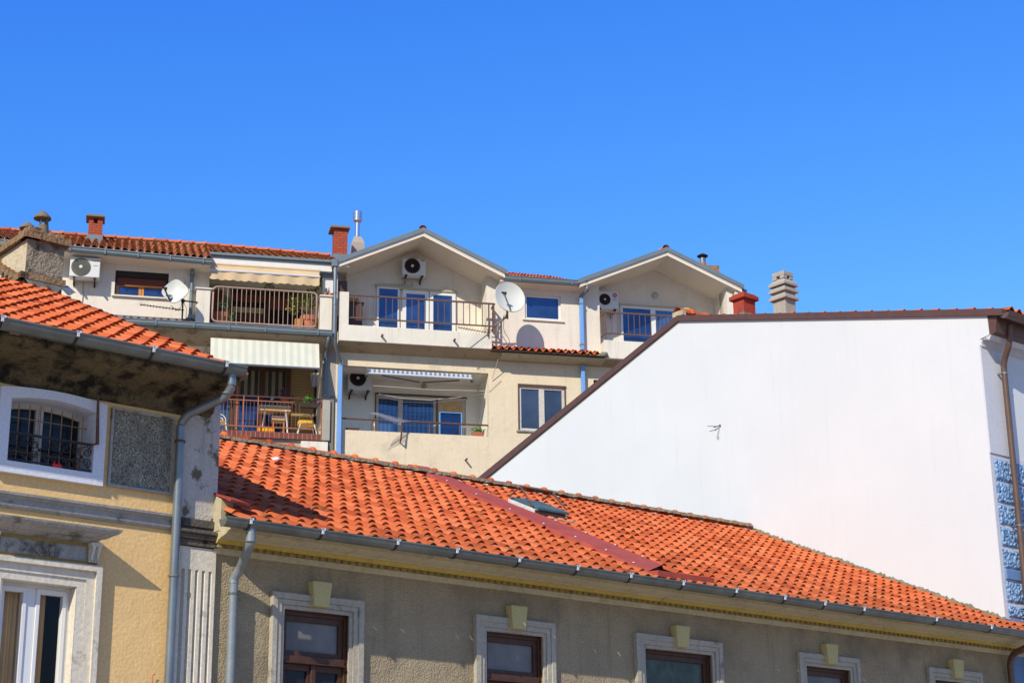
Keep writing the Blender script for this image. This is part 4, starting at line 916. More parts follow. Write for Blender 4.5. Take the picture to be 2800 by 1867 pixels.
# window bay with tops that follow the gable soffits
mb = MB(); zE2 = H2('5', 200, 440, .35)[1]
ua_, ub_ = H2('3', 1940, 850)[0], H2('5', 345, 440)[0]
wall(mb, ua_, ub_, zS-.05, zE2+.02, [(*RW, .12)])
mb.face([(uD, 0, zS-.05), (ua_, 0, zS-.05), (ua_, 0, sofz(d1, ua_)), (uD, 0, sofz(d1, uD))])
mb.face([(ub_, 0, zS-.05), (uE, 0, zS-.05), (uE, 0, sofz(d2, uE)), (ub_, 0, sofz(d2, ub_))])
# recess one
uC = H2('3', 268, 800, .45)[0]+.05; uCb = uC
zf1 = zS+.35
def recess(mb, u0, u1, zf, d, vfl, vfr):
    a = d['a'][0]
    mb.face([(u0, VB, zf), (u1, VB, zf), (u1, VB, sofz(d, u1)), (a, VB, sofz(d, a)), (u0, VB, sofz(d, u0))])
    mb.face([(u0, VB, zf), (u0, vfl, zf), (u0, vfl, sofz(d, u0)), (u0, VB, sofz(d, u0))])
    mb.face([(u1, VB, zf), (u1, vfr, zf), (u1, vfr, sofz(d, u1)), (u1, VB, sofz(d, u1))])
    mb.face([(u0, VB, zf), (u1, VB, zf), (u1, .4, zf), (u0, .4, zf)])
recess(mb, uC, uD, zf1, d1, .0, .0)
zS2 = (H2('5', 570, 1062, .45)[1]+H2('5', 740, 1076, .45)[1])/2
recess(mb, uE, uG, zS2+.35, d2, 0, 0)
mb.build('wall', m_rear_up, B)
u_ = H2('5', 1640, 600, .3)[0]; m = MB(); m.hexa([(uG, -.3, zS2), (u_+.05, -.3, zS2), (uG, .3, zS2), (u_+.05, .3, zS2), (uG, -.3, sofz(d2, uG)), (u_+.05, -.3, sofz(d2, u_+.05)), (uG, .3, sofz(d2, uG)), (u_+.05, .3, sofz(d2, u_+.05))]); m.build('side_pier', m_rear_up, B)
# gable roofs
for d in (d1, d2):
    a, l, r = d['a'], d['l'], d['r']; s = d['s']; vb_, vf_ = -5.5, .5
    ul_, ur2 = l[0], r[0]
    f = lambda u, o: (u, a[1]-s*abs(u-a[0])+o)
    def chev(o0, o1, ua, ub, v0, v1):
        m = MB(); pts = [f(ua, o0), f(a[0], o0), f(ub, o0), f(ub, o1), f(a[0], o1), f(ua, o1)]
        m.prism([(p[0], v0, p[1]) for p in pts], (0, v1-v0, 0)); return m
    R_ = chev(-.10, .0, ul_, ur2, vb_, vf_).build('gable_roof', m_soffit, B)
    chev(-.02, .015, ul_+.02, ur2-.02, vf_-.02, vf_+.012).build('fascia', m_whitep, R_)
    chev(.016, .15, ul_-.06, ur2+.06, vf_-.12, vf_+.045).build('verge_flashing', m_bluezinc, R_)
    chev(.001, .14, ul_-.06, ur2+.06, vb_, vf_-.125).build('roof_deck', m_tile_old, R_)
    m = MB(); ridge_tiles(m, (a[0], vf_-.05, a[1]+.14), (a[0], -4.5, a[1]+.14), .4, .11); m.build('ridge', m_tile, R_, smooth=AUTO)
    m = MB()      # scattered tile ends poking over the verge
    for sd in (-1, 1):
        w_ = (a[0]-ul_) if sd < 0 else (ur2-a[0])
        tile_field(m, (a[0]+sd*w_, vf_-.12, f(a[0]+sd*w_, .14)[1]), (a[0]+sd*w_, -2.5, f(a[0]+sd*w_, .14)[1]), (a[0], -2.5, a[1]+.14), (a[0], vf_-.12, a[1]+.14), 12, 9, h=.03, lift=.015)
    m.build('tiles', m_tile, R_, smooth=AUTO)
# boxed end of the left gable and end block on the right gable
m = MB(); q0 = H2('3', 178, 600, .45); q1 = H2('3', 264, 664, .45); m.box(d1['l'][0]+.02, uC, -.8, .44, q1[1], sofz(d1, uC)-.02) ; m.build('eave_end_block', m_rear_up, B)
q1 = H2('5', 1570, 525, .4); m = MB(); m.hexa([(u_+.05, -1, q1[1]), (d2['r'][0]-.03, -1, q1[1]), (u_+.05, .42, q1[1]), (d2['r'][0]-.03, .42, q1[1]), (u_+.05, -1, sofz(d2, u_+.05)), (d2['r'][0]-.03, -1, sofz(d2, d2['r'][0])), (u_+.05, .42, sofz(d2, u_+.05)), (d2['r'][0]-.03, .42, sofz(d2, d2['r'][0]))]); m.build('eave_end_block', m_rear_up, B)
gutter('gutter', m_bluezinc, B, (d2['r'][0]+.05, .3, d2['r'][1]+.08), (d2['r'][0]+.20, .3, d2['r'][1]+.08), .08)
# parapets of the gable balconies
pz = [H2('3', 260, 1282, .45)[1], H2('3', 1815, 1378, .45)[1]]; zP = sum(pz)/2
pu0 = H2('3', 185, 1400, .45)[0]; pu1 = H2('3', 1825, 1450, .45)[0]
m = MB(); m.box(pu0, pu1, .30, .45, zS, zP); m.box(pu1-.14, pu1, -.02, .30, zS, zP); m.box(pu0, pu1-.14, -.02, .30, zS, zf1)
PA = m.build('parapet', m_parapet, B, bevel=.012)
m = MB(); m.box(pu0, uC+.02, .30, .44, zP, H2('3', 235, 930, .45)[1]); m.box(pu0, uC, -.8, .30, zf1, q0[1]+.1) if False else None; m.build('parapet_pier', m_rear_up, PA)
for x, y in ((650, 1392), (1426, 1440)):
    q = H2('3', x, y, .58); m = MB(); m.tube([(q[0], .40, q[1]), (q[0], .60, q[1]-.01)], .03, 10); m.build('drain_spout', m_rust, PA)
p2u0 = H2('5', 538, 980, .45)[0]; zP2 = (H2('5', 545, 905, .45)[1]+H2('5', 850, 925, .45)[1])/2
m = MB(); m.box(p2u0, uG, .30, .45, zS2, zP2); m.box(p2u0, p2u0+.14, -.02, .30, zS2, zP2); m.box(p2u0+.14, uG, -.02, .30, zS2, zS2+.34); m.build('parapet', m_parapet, B, bevel=.012)
# lower front wall ------------------------------------------------------------
uLo = uL; uRo = u_+.05
l0 = H2('4', 112, 240); l1 = H2('4', 1280, 300)
LZ1 = (H2('4', 112, 226)[1]+l1[1])/2 ; LZ0 = (H2('4', 210, 752)[1]+H2('4', 1285, 803)[1])/2
LG = (l0[0], l1[0], LZ0, LZ1)
q = [H2('4', 1517, 385), H2('4', 1897, 400), H2('4', 1517, 752)]
R2 = (q[0][0], q[1][0], q[2][1], (q[0][1]+q[1][1])/2-.04)
q = H2('4', 2125, 347); R3 = (q[0], q[0]+1.5, q[1]-1.5, q[1])
uN0 = H2('2', 60, 900)[0]-2.2; uN1 = H2('2', 838, 1000)[0]
NZ0 = (H2('b', 700, 1160)[1]+H2('b', 2000, 1215)[1])/2; NZ1 = H2('2', 800, 770)[1]+.05
NG = (uN0, uN1, NZ0, NZ1)
ztop = zS+.02
mb = MB(); wall(mb, H2('2', 985, 1000)[0]-.22, uRo, 0, ztop, [(*LG, .15), (*R2, .14), (*R3, .1)])
vL = -1.25
a, b, c, d_ = LG
mb.build('lower_wall', m_rear_lo, B)
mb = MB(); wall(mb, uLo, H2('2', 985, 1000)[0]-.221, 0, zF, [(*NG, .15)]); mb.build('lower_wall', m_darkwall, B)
LB = [H2('4', 378, 470, vL), H2('4', 1100, 500, vL)]
mb = MB(); wz_ = (LB[0][1]+LB[1][1])/2
wall(mb, a, b, c-.8, d_, [(LB[0][0], LB[1][0], c-.9, wz_, .1)], v=vL)
mb.face([(a, -.15, c-.8), (a, vL, c-.8), (a, vL, d_), (a, -.15, d_)]); mb.face([(b, -.15, c-.8), (b, vL, c-.8), (b, vL, d_), (b, -.15, d_)]); mb.face([(a, -.15, d_), (b, -.15, d_), (b, vL, d_), (a, vL, d_)]); mb.face([(a, -.15, c-.8), (b, -.15, c-.8), (b, vL, c-.8), (a, vL, c-.8)])
mb.face([(a, -.151, c-.8), (b, -.151, c-.8), (b, -.151, c-.01), (a, -.151, c-.01)])
mb.build('loggia', m_int, B)
mb = MB(); a, b, c, d_ = NG; vN = -1.3
mb.face([(a, vN, c), (b, vN, c), (b, vN, d_), (a, vN, d_)]); mb.face([(a, -.15, c), (a, vN, c), (a, vN, d_), (a, -.15, d_)]); mb.face([(b, -.15, c), (b, vN, c), (b, vN, d_), (b, -.15, d_)]); mb.face([(a, -.15, d_), (b, -.15, d_), (b, vN, d_), (a, vN, d_)]); mb.face([(a, -.15, c), (b, -.15, c), (b, vN, c), (a, vN, c)])
mb.build('loggia', m_int, B)
# upper middle loggia
vM = -1.6; zM1 = H2('2', 450, 245, .0)[1]
a, b = uA, uM1+.02
mb = MB(); mb.face([(a, vM, zF), (b, vM, zF), (b, vM, zM1+.3), (a, vM, zM1+.3)]); mb.face([(a, 0, zF), (a, vM, zF), (a, vM, zM1+.3), (a, 0, zM1+.3)]); mb.face([(b, .2, zF), (b, vM, zF), (b, vM, zM1+.3), (b, .2, zM1+.3)]); mb.face([(a, .2, zM1), (b, .2, zM1), (b, vM, zM1), (a, vM, zM1)]); mb.face([(a, .3, zF+.01), (b, .3, zF+.01), (b, vM, zF+.01), (a, vM, zF+.01)])
mb.build('loggia', m_int, B)
bt = H2('2', 480, 186, .3)[1]; bb = H2('2', 480, 232, .3)[1]; be0 = H2('2', 72, 180, .3)[0]; be1 = H2('2', 905, 230, .3)[0]
m = MB(); m.box(be0, be1, -.2, .30, bb, bt); m.build('roof_beam', m_whitep, B)
m = MB(); m.box(be0-.05, be1+.02, -.1, .34, bt, bt+.05); m.box(be0-.05, be1+.02, -.1, .39, bt+.05, bt+.12); m.build('beam_flashing', m_bluezinc, B)
# piers of the middle loggia
pl = [H2('1', 1800, 900, .3)[0], H2('1', 1930, 900, .3)[0]]; zpl = H2('1', 1860, 775, .3)[1]
m = MB(); m.box(pl[0], pl[1], -.05, .30, zF, zpl); PR = m.build('pier', m_rear_up, B, bevel=.01)
m = MB(); m.box(pl[0]-.04, pl[1]+.05, -.06, .34, zpl, zpl+.04); m.build('cap', m_parapet, PR, bevel=.006)
pr = [H2('2', 822, 560, .3)[0], H2('2', 905, 560, .3)[0]]; zpr = H2('2', 860, 433, .3)[1]
m = MB(); m.box(pr[0], pr[1], -.6, .30, zF, zpr); PR = m.build('pier', m_rear_up, B, bevel=.01)
m = MB(); m.box(pr[0]-.02, pr[1]+.05, -.6, .34, zpr, zpr+.04); m.build('cap', m_parapet, PR, bevel=.006)
pq = [H2('2', 840, 330, .12)[0], H2('2', 914, 330, .12)[0]]
m = MB(); m.box(pq[0], pq[1]+.12, -.9, .10, zpr+.04, bb-.003); m.build('post', m_whitep, B)
m = MB(); m.box(pq[0]-.03, pq[1]+.02, -.3, .18, bb-.11, bb-.004); m.build('post_capital', m_bluezinc, B)
m = MB(); m.box(pr[1]+.001, pu0-.001, -.6, -.08, zS-.3, sofz(d1, pu0)+.02); m.build('setback_wall', m_rear_up, B)
# brown screen between the flats
q0 = H2('3', 180, 812, .0); q1 = H2('3', 264, 928, .0); m = MB(); m.box(q0[0], q1[0]+.02, -.06, -.02, q1[1], q0[1]); m.build('screen_panel', m_cab, B)
# slab and lower gutter (left half)
sA = H2('1', 1115, 1040, .5); gz0 = avgz([('1', 1300, 1072), ('2', 500, 662), ('2', 880, 690)], .55)
m = MB(); ue = H2('2', 903, 690, .5)[0]
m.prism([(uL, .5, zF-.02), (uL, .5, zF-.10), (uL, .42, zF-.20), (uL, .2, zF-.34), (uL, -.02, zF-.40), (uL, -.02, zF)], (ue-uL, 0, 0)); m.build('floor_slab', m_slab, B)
m = MB(); m.box(uL, ue, .10, .5, zF-.0, zF+.012); m.build('slab_edge', m_parapet, B)
def boxgutter(name, mat, parent, u0, u1, v, z, h, d, brk=()):
    m = MB(); m.sweep([(v-.02, z+.01), (v-.02, z-h*.5), (v+.02, z-h), (v+d*.7, z-h), (v+d, z-h*.55), (v+d, z-.012), (v+d+.018, z-.008), (v+d+.018, z+.012), (v+d-.01, z+.012), (v+d-.01, z-.02)], (u0, 0, 0), (u1, 0, 0), closed=False, cap=True)
    o = m.build(name, mat, parent)
    for ub in brk:
        m = MB(); m.box(ub-.02, ub+.02, v+.0, v+d+.022, z-h-.004, z+.014); m.build('gutter_bracket', m_zinc, o)
    return o
boxgutter('gutter', m_bluezinc, B, uL, ue, .5, gz0+.06, .14, .12, [H2('1', x, 1090, .6)[0] for x in (1430, 1780, 2105)] + [H2('2', x, 670, .6)[0] for x in (445, 808)])
# skirt roof below the left wall
mb = MB(); u0, u1 = H2('1', 700, 1000, .2)[0], H2('1', 1800, 1050, .3)[0]; nn = round((u1-u0)/.2)
tile_field(mb, (u0, .5, zF+.03), (u1, .5, zF+.03), (u1, .02, zF+.24), (u0, .02, zF+.24), nn, 2, h=.07, lift=.03, dirt=lambda s, t: .8); mb.build('skirt_roof', m_tile_old, B, smooth=AUTO)
m = MB(); m.box(uL, pl[0], .0, .03, zF+.20, zF+.34); m.box(pl[0]-.5, pl[0]-.01, .0, .12, zF+.0, zF+.22); m.build('skirt_flashing', m_bluezinc, B)
# eaves of the left wing
ga = S2.hit(P('1', 605, 380), .6); gb = S2.hit(P('1', 1940, 505), .6)
sl_ = (gb[1]-ga[1])/(gb[0]-ga[0]); gz = lambda u: ga[1]+sl_*(u-ga[0])
m = MB(); m.hexa([(uL, -.01, gz(uL)-.16), (uA+.01, -.01, gz(uA)-.16), (uL, .52, gz(uL)-.12), (uA+.01, .52, gz(uA)-.12), (uL, -.01, gz(uL)+.3), (uA+.01, -.01, gz(uA)+.3), (uL, .52, gz(uL)+.02), (uA+.01, .52, gz(uA)+.02)]); m.build('eave_soffit', m_soffit, B)
m = MB(); pf = [(.5, .02), (.5, -.08), (.53, -.13), (.60, -.13), (.64, -.08), (.64, -.02), (.665, -.015), (.665, .012), (.63, .012)]
m.sweep(pf, (uL, 0, gz(uL)), (gb[0], 0, gb[1])); m.face([(gb[0], v, z+gb[1]) for v, z in pf]); gt = m.build('gutter', m_bluezinc, B)
for x, y in ((648, 400), (965, 425), (1270, 450), (1565, 475), (1868, 490)):
    u = H2('1', x, y, .6)[0]; m = MB(); m.box(u-.02, u+.02, .5, .668, gz(u)-.135, gz(u)+.016); m.build('gutter_bracket', m_zinc, gt)
# main tiled roof (left wing, middle and between the gables)
rv = -2.6; rl = S2.hit(P('1', 20, 228), rv); rr_ = S2.hit(P('2', 905, 150), rv); rm = S2.hit(P('1', 1500, 340), rv)
re = S2.hit(P('5', 140, 368), rv)
mb = MB(); ev = .5
n1 = round((uA+.05-uL)/.205)
tile_field(mb, (uL, ev, gz(uL)+.05), (uA+.05, ev, gz(uA)+.05), (uA+.05, rv, rm[1]-.06), (uL, rv, rl[1]-.06), n1, 7, h=.08, lift=.02, hump=.8, dirt=lambda s, t: .7-t*.5)
mb.build('roof', m_tile_old, B, smooth=AUTO); mb = MB(); u1 = d1['l'][0]+.25; n2 = round((u1-uA-.05)/.205)
tile_field(mb, (uA+.05, .2, bt+.16), (u1, .2, bt+.12), (u1, rv, rr_[1]-.08), (uA+.05, rv, rm[1]-.07), n2, 8, h=.06, lift=.03, dirt=lambda s, t: .45)
u2, u3 = d1['r'][0]+.03, d2['l'][0]-.03
zg = zE2+.11; mb.build('roof', m_tile_old, B, smooth=AUTO); mb = MB()
tile_field(mb, (u2, .35, zg), (u3, .35, zg-.02), (u3, rv, re[1]-.05), (u2, rv, re[1]+.0), round((u3-u2)/.2), 8, h=.05, lift=.03, dirt=lambda s, t: .15)
RF = mb.build('roof', m_tile, B, smooth=AUTO)
m = MB(); ridge_tiles(m, (uL, rv, rl[1]-.02), (uA, rv, rm[1]-.02), .36, .085, .15); ridge_tiles(m, (uA, rv, rm[1]-.02), (u1, rv, rr_[1]-.03), .36, .085, .15); m.build('ridge', m_tile, RF, smooth=AUTO)
m = MB(); zr_ = lambda p, o: p[1]+o
m.strip([(uL, rv+.06, rl[1]-.3), (uA, rv+.06, rm[1]-.3), (u1, rv+.06, rr_[1]-.3)], [(uL, rv+.05, rl[1]+.02), (uA, rv+.05, rm[1]+.02), (u1, rv+.05, rr_[1]+.01)]); m.strip([(u2, rv+.03, re[1]-.3), (u3, rv+.03, re[1]-.3)], [(u2, rv+.02, re[1]+.0), (u3, rv+.02, re[1]-.02)]) if False else None
m.build('mortar_bed', m_mortar, RF)
m = MB(); m.face([(uL, ev-.1, gz(uL)-.02), (uA, ev-.1, gz(uA)-.02), (uA, rv, rm[1]-.24), (uL, rv, rl[1]-.24)]); m.face([(uA, .1, bt+.1), (u1, .1, bt+.06), (u1, rv, rr_[1]-.25), (uA, rv, rm[1]-.25)]); m.face([(u2, .3, zg-.03), (u3, .3, zg-.05), (u3, rv, re[1]-.1), (u2, rv, re[1]-.08)]); m.face([(uL, rv, rl[1]-.1), (d1['a'][0], rv, rr_[1]-.2), (d1['a'][0], -9, zF), (uL, -9, zF)]); m.face([(uRo, .0, 0), (uRo, -9, 0), (uRo, -9, zF), (uRo, 0, zF+1)]); m.build('roof_deck', m_shade, RF)
# gutter + eave of the window bay
boxgutter('gutter', m_bluezinc, B, H2('3', 1970, 800, .5)[0], H2('5', 402, 435, .5)[0], .38, zE2+.12, .13, .12, [H2('3', 2125, 790, .5)[0], H2('5', 265, 410, .5)[0]])
m = MB(); m.hexa([(ua_-.15, 0, zE2-.06), (ub_+.1, 0, zE2-.06), (ua_-.15, .38, zE2-.01), (ub_+.1, .38, zE2-.01), (ua_-.15, 0, zE2+.08), (ub_+.1, 0, zE2+.08), (ua_-.15, .38, zE2+.07), (ub_+.1, .38, zE2+.07)]); m.build('eave_soffit', m_soffit, B)
# skirt roof of the window bay
ks0 = H2('4', 1305, 110, .45)[0]; ks1 = H2('4', 2190, 150, .45)[0]; kz = (H2('4', 1400, 108, .5)[1]+H2('4', 2100, 150, .5)[1])/2
mb = MB(); tile_field(mb, (ks0, .52, kz), (ks1, .52, kz), (ks1, .0, kz+.20), (ks0, .0, kz+.20), round((ks1-ks0)/.21), 2, h=.07, lift=.03, dirt=lambda s, t: .12); SKt = mb.build('skirt_roof', m_tile, B, smooth=AUTO)
m = MB(); m.box(ks0, ks1+.02, 0, .50, kz-.03, kz+.015); m.build('roof_deck', m_shade, SKt)
m = MB(); m.hexa([(ks0+.3, .0, kz-.16), (ks1+.1, .0, kz-.16), (ks0+.3, .40, kz-.12), (ks1+.1, .40, kz-.12), (ks0+.3, .0, kz-.06), (ks1+.1, .0, kz-.06), (ks0+.3, .5, kz-.07), (ks1+.1, .5, kz-.07)]); m.build('eave_board', m_cream, SKt)
m = MB(); m.lathe((ks1+.06, .5, kz+.03), [(.10, -.05), (.12, 0), (.10, .06), (0, .09)], 12); m.build('end_cap', m_concd, SKt)
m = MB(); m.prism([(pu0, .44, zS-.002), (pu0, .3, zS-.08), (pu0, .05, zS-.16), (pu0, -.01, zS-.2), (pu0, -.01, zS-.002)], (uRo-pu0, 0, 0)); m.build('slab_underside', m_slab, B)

# shutter window -------------------------------------------------------------
a, b, c, d_ = SW
m = MB(); m.box(a, b, -.155, -.02, d_-.16, d_); m.box(a, a+.05, -.155, -.03, c, d_-.16); m.box(b-.05, b, -.155, -.03, c, d_-.16); W = m.build('shutter_window', m_dark, B)
zr = H2('1', 1250, 738)[1]
m = MB(); m.box(a+.05, b-.05, -.12, -.09, zr, d_-.16); m.build('roller_shutter', m_roller, W)
m = MB(); m.box(a+.05, b-.05, -.155, -.11, zr-.02, zr+.02); m.box(a+.05, b-.05, -.155, -.11, c, c+.06); mid = (a+b)/2
for x0, x1 in ((a+.05, a+.11), (b-.11, b-.05), (mid-.07, mid-.005), (mid+.005, mid+.07)): m.box(x0, x1, -.155, -.11, c+.06, zr-.02)
m.box(a+.25, b-.05, -.09, -.05, zr-.015, zr+.02)
m.build('frame', m_woodl, W)
for x0, x1 in ((a+.11, mid-.07), (mid+.07, b-.11)):
    m = MB(); m.face([(x0, -.135, c+.06), (x1, -.135, c+.06), (x1, -.135, zr-.02), (x0, -.135, zr-.02)]); m.build('pane', m_gblue, W)
m = MB(); m.box(a-.07, b+.02, -.02, .07, c-.04, c-.003); m.build('sill', m_parapet, W)
def sash_window(name, box, mat, nsash, v, fw=.07, glassm=None, casing=None, sill=None, midw=None):
    a, b, c, d_ = box
    m = MB(); m.box(a, b, v-.05, v, d_-fw, d_); m.box(a, b, v-.05, v, c, c+fw); m.box(a, a+fw, v-.05, v, c+fw, d_-fw); m.box(b-fw, b, v-.05, v, c+fw, d_-fw)
    xs = [a+fw + (b-a-2*fw)*k/nsash for k in range(nsash+1)]; mw = midw or fw*.8
    for x in xs[1:-1]: m.box(x-mw, x+mw, v-.045, v+.015, c+fw, d_-fw)
    W = m.build(name, mat, B)
    for x0, x1 in zip(xs, xs[1:]):
        m = MB(); y0, y1 = x0+(mw if x0 != xs[0] else 0), x1-(mw if x1 != xs[-1] else 0); m.face([(y0, v-.03, c+fw), (y1, v-.03, c+fw), (y1, v-.03, d_-fw), (y0, v-.03, d_-fw)]); m.build('pane', glassm or m_gblue, W)
    if sill:
        m = MB(); m.box(a-.08, b+.08, v-.03, .05, c-.045, c-.003); m.build('sill', sill, W)
    if casing:
        m = MB(); m.box(a-.02, b+.04, -.02, .035, d_+.002, d_+.05); m.box(a-.025, a, -.02, .02, c, d_); m.box(b, b+.03, -.02, .02, c, d_); m.build('casing', casing, W)
    return W
sash_window('window', RW, m_pvc, 1, -.05, .06, sill=m_parapet)
sash_window('window', (R2[0]+.02, R2[1]-.02, R2[2], R2[3]), m_oldwhite, 2, -.03, .075, glassm=m_gsteel, casing=m_rust, sill=m_hood, midw=.075)
m = MB(); a, b, c, d_ = R3; m.face([(a, -.09, c), (b, -.09, c), (b, -.09, d_), (a, -.09, d_)]); m.build('window', m_gdark, B)
# doors of the first gable balcony
vd = VB+.005
def opening(name, k, left, mat, gm, v, parts, head=None):
    pass
def door(name, box, mat, gm, v=vd, fw=.09, head=None, low=.0):
    a, b, c, d_ = box
    m = MB(); m.box(a, a+fw, v, v+.05, c, d_); m.box(b-fw, b, v, v+.05, c, d_); m.box(a+fw, b-fw, v, v+.05, d_-fw, d_)
    W = m.build(name, mat, B); m = MB(); m.face([(a+fw, v+.02, c), (b-fw, v+.02, c), (b-fw, v+.02, d_-fw), (a+fw, v+.02, d_-fw)]); m.build('pane', gm, W)
    if head: m = MB(); m.box(a-.06, b+.06, v, v+.08, d_+.003, d_+.06); m.build('lintel', head, W)
    return W
e0 = H2('3', 612, 900, vd); e1 = H2('3', 812, 905, vd); dz = e0[1]
door('balcony_door', (e0[0]-.06, e1[0]+.06, zf1, dz+.06), m_pvc, m_gblue, fw=.06, head=m_cream)
e0 = H2('3', 903, 957, vd); e1 = H2('3', 1114, 965, vd); e2 = H2('3', 1186, 972, vd); e3 = H2('3', 1393, 982, vd); dz = (e0[1]+e2[1])/2
W = door('balcony_door', (e0[0]-.11, e1[0]+.08, zf1, dz+.11), m_pvc, m_gblue, fw=.11); 
W = door('balcony_door', (e2[0]-.085, e3[0]+.10, zf1, dz+.11), m_pvc, m_gblue, fw=.10)
m = MB(); m.box(e0[0]-.2, e3[0]+.14, vd, vd+.09, dz+.113, dz+.165); m.build('lintel', m_cream, W)
# doors of the second gable balcony
e0 = H2('5', 697, 640, vd); e1 = H2('5', 945, 650, vd); e2 = H2('5', 985, 645, vd); e3 = H2('5', 1255, 655, vd); dz = (e0[1]+e2[1])/2
door('balcony_door', (e0[0]-.08, e1[0]+.02, zS2+.35, dz+.06), m_pvc, m_gblue, fw=.07); W = door('balcony_door', (e1[0]+.021, e3[0]+.08, zS2+.35, dz+.06), m_pvc, m_gblue2, fw=.08)
m = MB(); m.box(e0[0]-.12, e3[0]+.14, vd, vd+.08, dz+.063, dz+.11); m.build('lintel', m_cream, W)
# lower loggia window set
a, b = LB[0][0], LB[1][0]; zt = wz_
x1 = H2('4', 558, 520, vL)[0]; x2 = H2('4', 595, 520, vL)[0]; x3 = H2('4', 842, 520, vL)[0]; x4 = H2('4', 890, 520, vL)[0]; zb = LG[2]-.1
m = MB(); v = vL-.06
for p, q in ((a, a+.08), (x1, x2), (x3, x4), (b-.10, b)): m.box(p, q, v-.04, v, zb, zt)
m.box(a+.08, x1, v-.04, v, zt-.09, zt); m.box(x2, x3, v-.04, v, zt-.09, zt); m.box(x4, b-.1, v-.04, v, zt-.08, zt)
W = m.build('loggia_window', m_oldwhite, B)
for p, q, gm, t_ in ((a+.08, x1, m_gblue2, zt-.09), (x2, x3, m_gblue2, zt-.09), (x4+.03, b-.13, m_gblue, zt-.40)):
    m = MB(); m.face([(p, v-.02, zb), (q, v-.02, zb), (q, v-.02, t_), (p, v-.02, t_)]); m.build('pane', gm, W)
m = MB(); m.box(x4, b-.1, v-.03, v+.01, zt-.38, zt-.08); m.build('roller_box', m_woodp, W)
m = MB(); m.box(a-.03, b+.02, vL, vL+.05, zt+.003, zt+.05); m.box(a-.03, a, vL, vL+.04, zb, zt); m.box(x3+.08, x3+.12, v, v+.03, zb, zt); m.build('casing', m_rust, W)
# parapet coping edges of lower loggia
# middle loggia back wall: doors with rollers
def mq(x, y, v=vM): return H2('m', x, y, v)
m = MB(); a0 = mq(455, 700)[0]; a1 = mq(1055, 700)[0]; a2 = mq(1125, 700)[0]; a3 = mq(1690, 700)[0]
zr0 = mq(700, 320)[1]; v = vM+.02
m.box(a0, a0+.06, vM, v+.03, zF, zr0); m.box(a1, a2, vM, v+.03, zF, zr0); m.box(a3, a3+.05, vM, v+.03, zF, zr0); m.box(a0, a3, vM, v+.02, mq(700, 425)[1], zr0)
W = m.build('loggia_door', m_shade, B)
m = MB(); m.box(a0+.06, a1, vM, v+.01, mq(700, 560)[1], mq(700, 428)[1]); m.box(a2, a3, vM, v+.01, mq(1300, 705)[1], mq(1300, 470)[1]); m.build('roller_shutter', m_roller, W)
m = MB(); m.box(a0+.06, a1, vM, vM+.012, mq(700, 750)[1], mq(700, 655)[1]); m.build('curtain_or_reflection', m_cream, W)
m = MB(); m.box(a0+.06, a1, vM, vM+.01, mq(700, 655)[1], mq(700, 560)[1]); m.box(a2, a3, vM, vM+.01, zF+.25, mq(1300, 705)[1]); m.build('pane', m_gdark, W)
m = MB(); m.box(a0+.06, a1, vM, vM+.011, zF, mq(700, 750)[1]); m.build('door_panel', m_woodf, W)
m = MB(); s0, s1 = mq(80, 250, -1.0), mq(360, 560, -1.0); m.box(uA+.02, s1[0], -1.45, -1.38, zF+.3, s0[1]); m.build('side_shutter', m_roller, B)
m = MB(); m.box(mq(1115, 1000, .1)[0], mq(1560, 1000, .1)[0], .12, .15, zF+.013, mq(1300, 990, .1)[1]); m.build('blue_kerb_panel', m_bluec, B)
# lower-left loggia: doors, siding
v = vN+.03
m = MB(); b0, b1, b2, b3 = [H2('b', x, 500, vN)[0] for x in (600, 965, 1060, 1445)]; zt = H2('b', 1000, 95, vN)[1]; bL = H2('b', 240, 600, vN)[0]; bP = H2('b', 455, 600, vN)[0]
zc0 = H2('b', 800, 555, vN)[1]
m.box(bP, b0, vN, v+.05, NZ0, NZ1-.05); m.box(b1, b2, vN, v+.05, NZ0, zt); m.box(b3, H2('b', 1520, 500, vN)[0], vN, v+.05, NZ0, NZ1-.05); m.box(b0, b3, vN, v+.05, zt, NZ1-.05)
W = m.build('loggia_door', m_woodf, B)
for p, q in ((b0, b1), (b2, b3)):
    m = MB(); m.face([(p, v, NZ0), (q, v, NZ0), (q, v, zc0), (p, v, zc0)]); m.build('pane', m_gblue, W)
    m = MB(); m.face([(p, v, zc0), (q, v, zc0), (q, v, zt), (p, v, zt)]); m.build('curtain_or_reflection', m_reflstr, W)  # stripes paint the awning's reflection in the door glass, not a curtain
m = MB(); m.face([(a-1, v, NZ0), (bP, v, NZ0), (bP, v, NZ1-.3), (a-1, v, NZ1-.3)]) if False else m.face([(bP-1.6, v, NZ0), (bP, v, NZ0), (bP, v, NZ1-.3), (bP-1.6, v, NZ1-.3)]); m.build('pane', m_gblue2, W)
m = MB(); m.box(H2('b', 1525, 300, vN)[0], H2('b', 1955, 300, vN)[0], vN, vN+.03, NZ0, NZ1-.02); m.build('siding', m_siding, B)
m = MB(); m.box(H2('b', 1957, 300, vN)[0], H2('b', 1995, 300, vN)[0], vN, vN+.05, NZ0, NZ1-.02); m.build('corner_strip', m_shade, B)
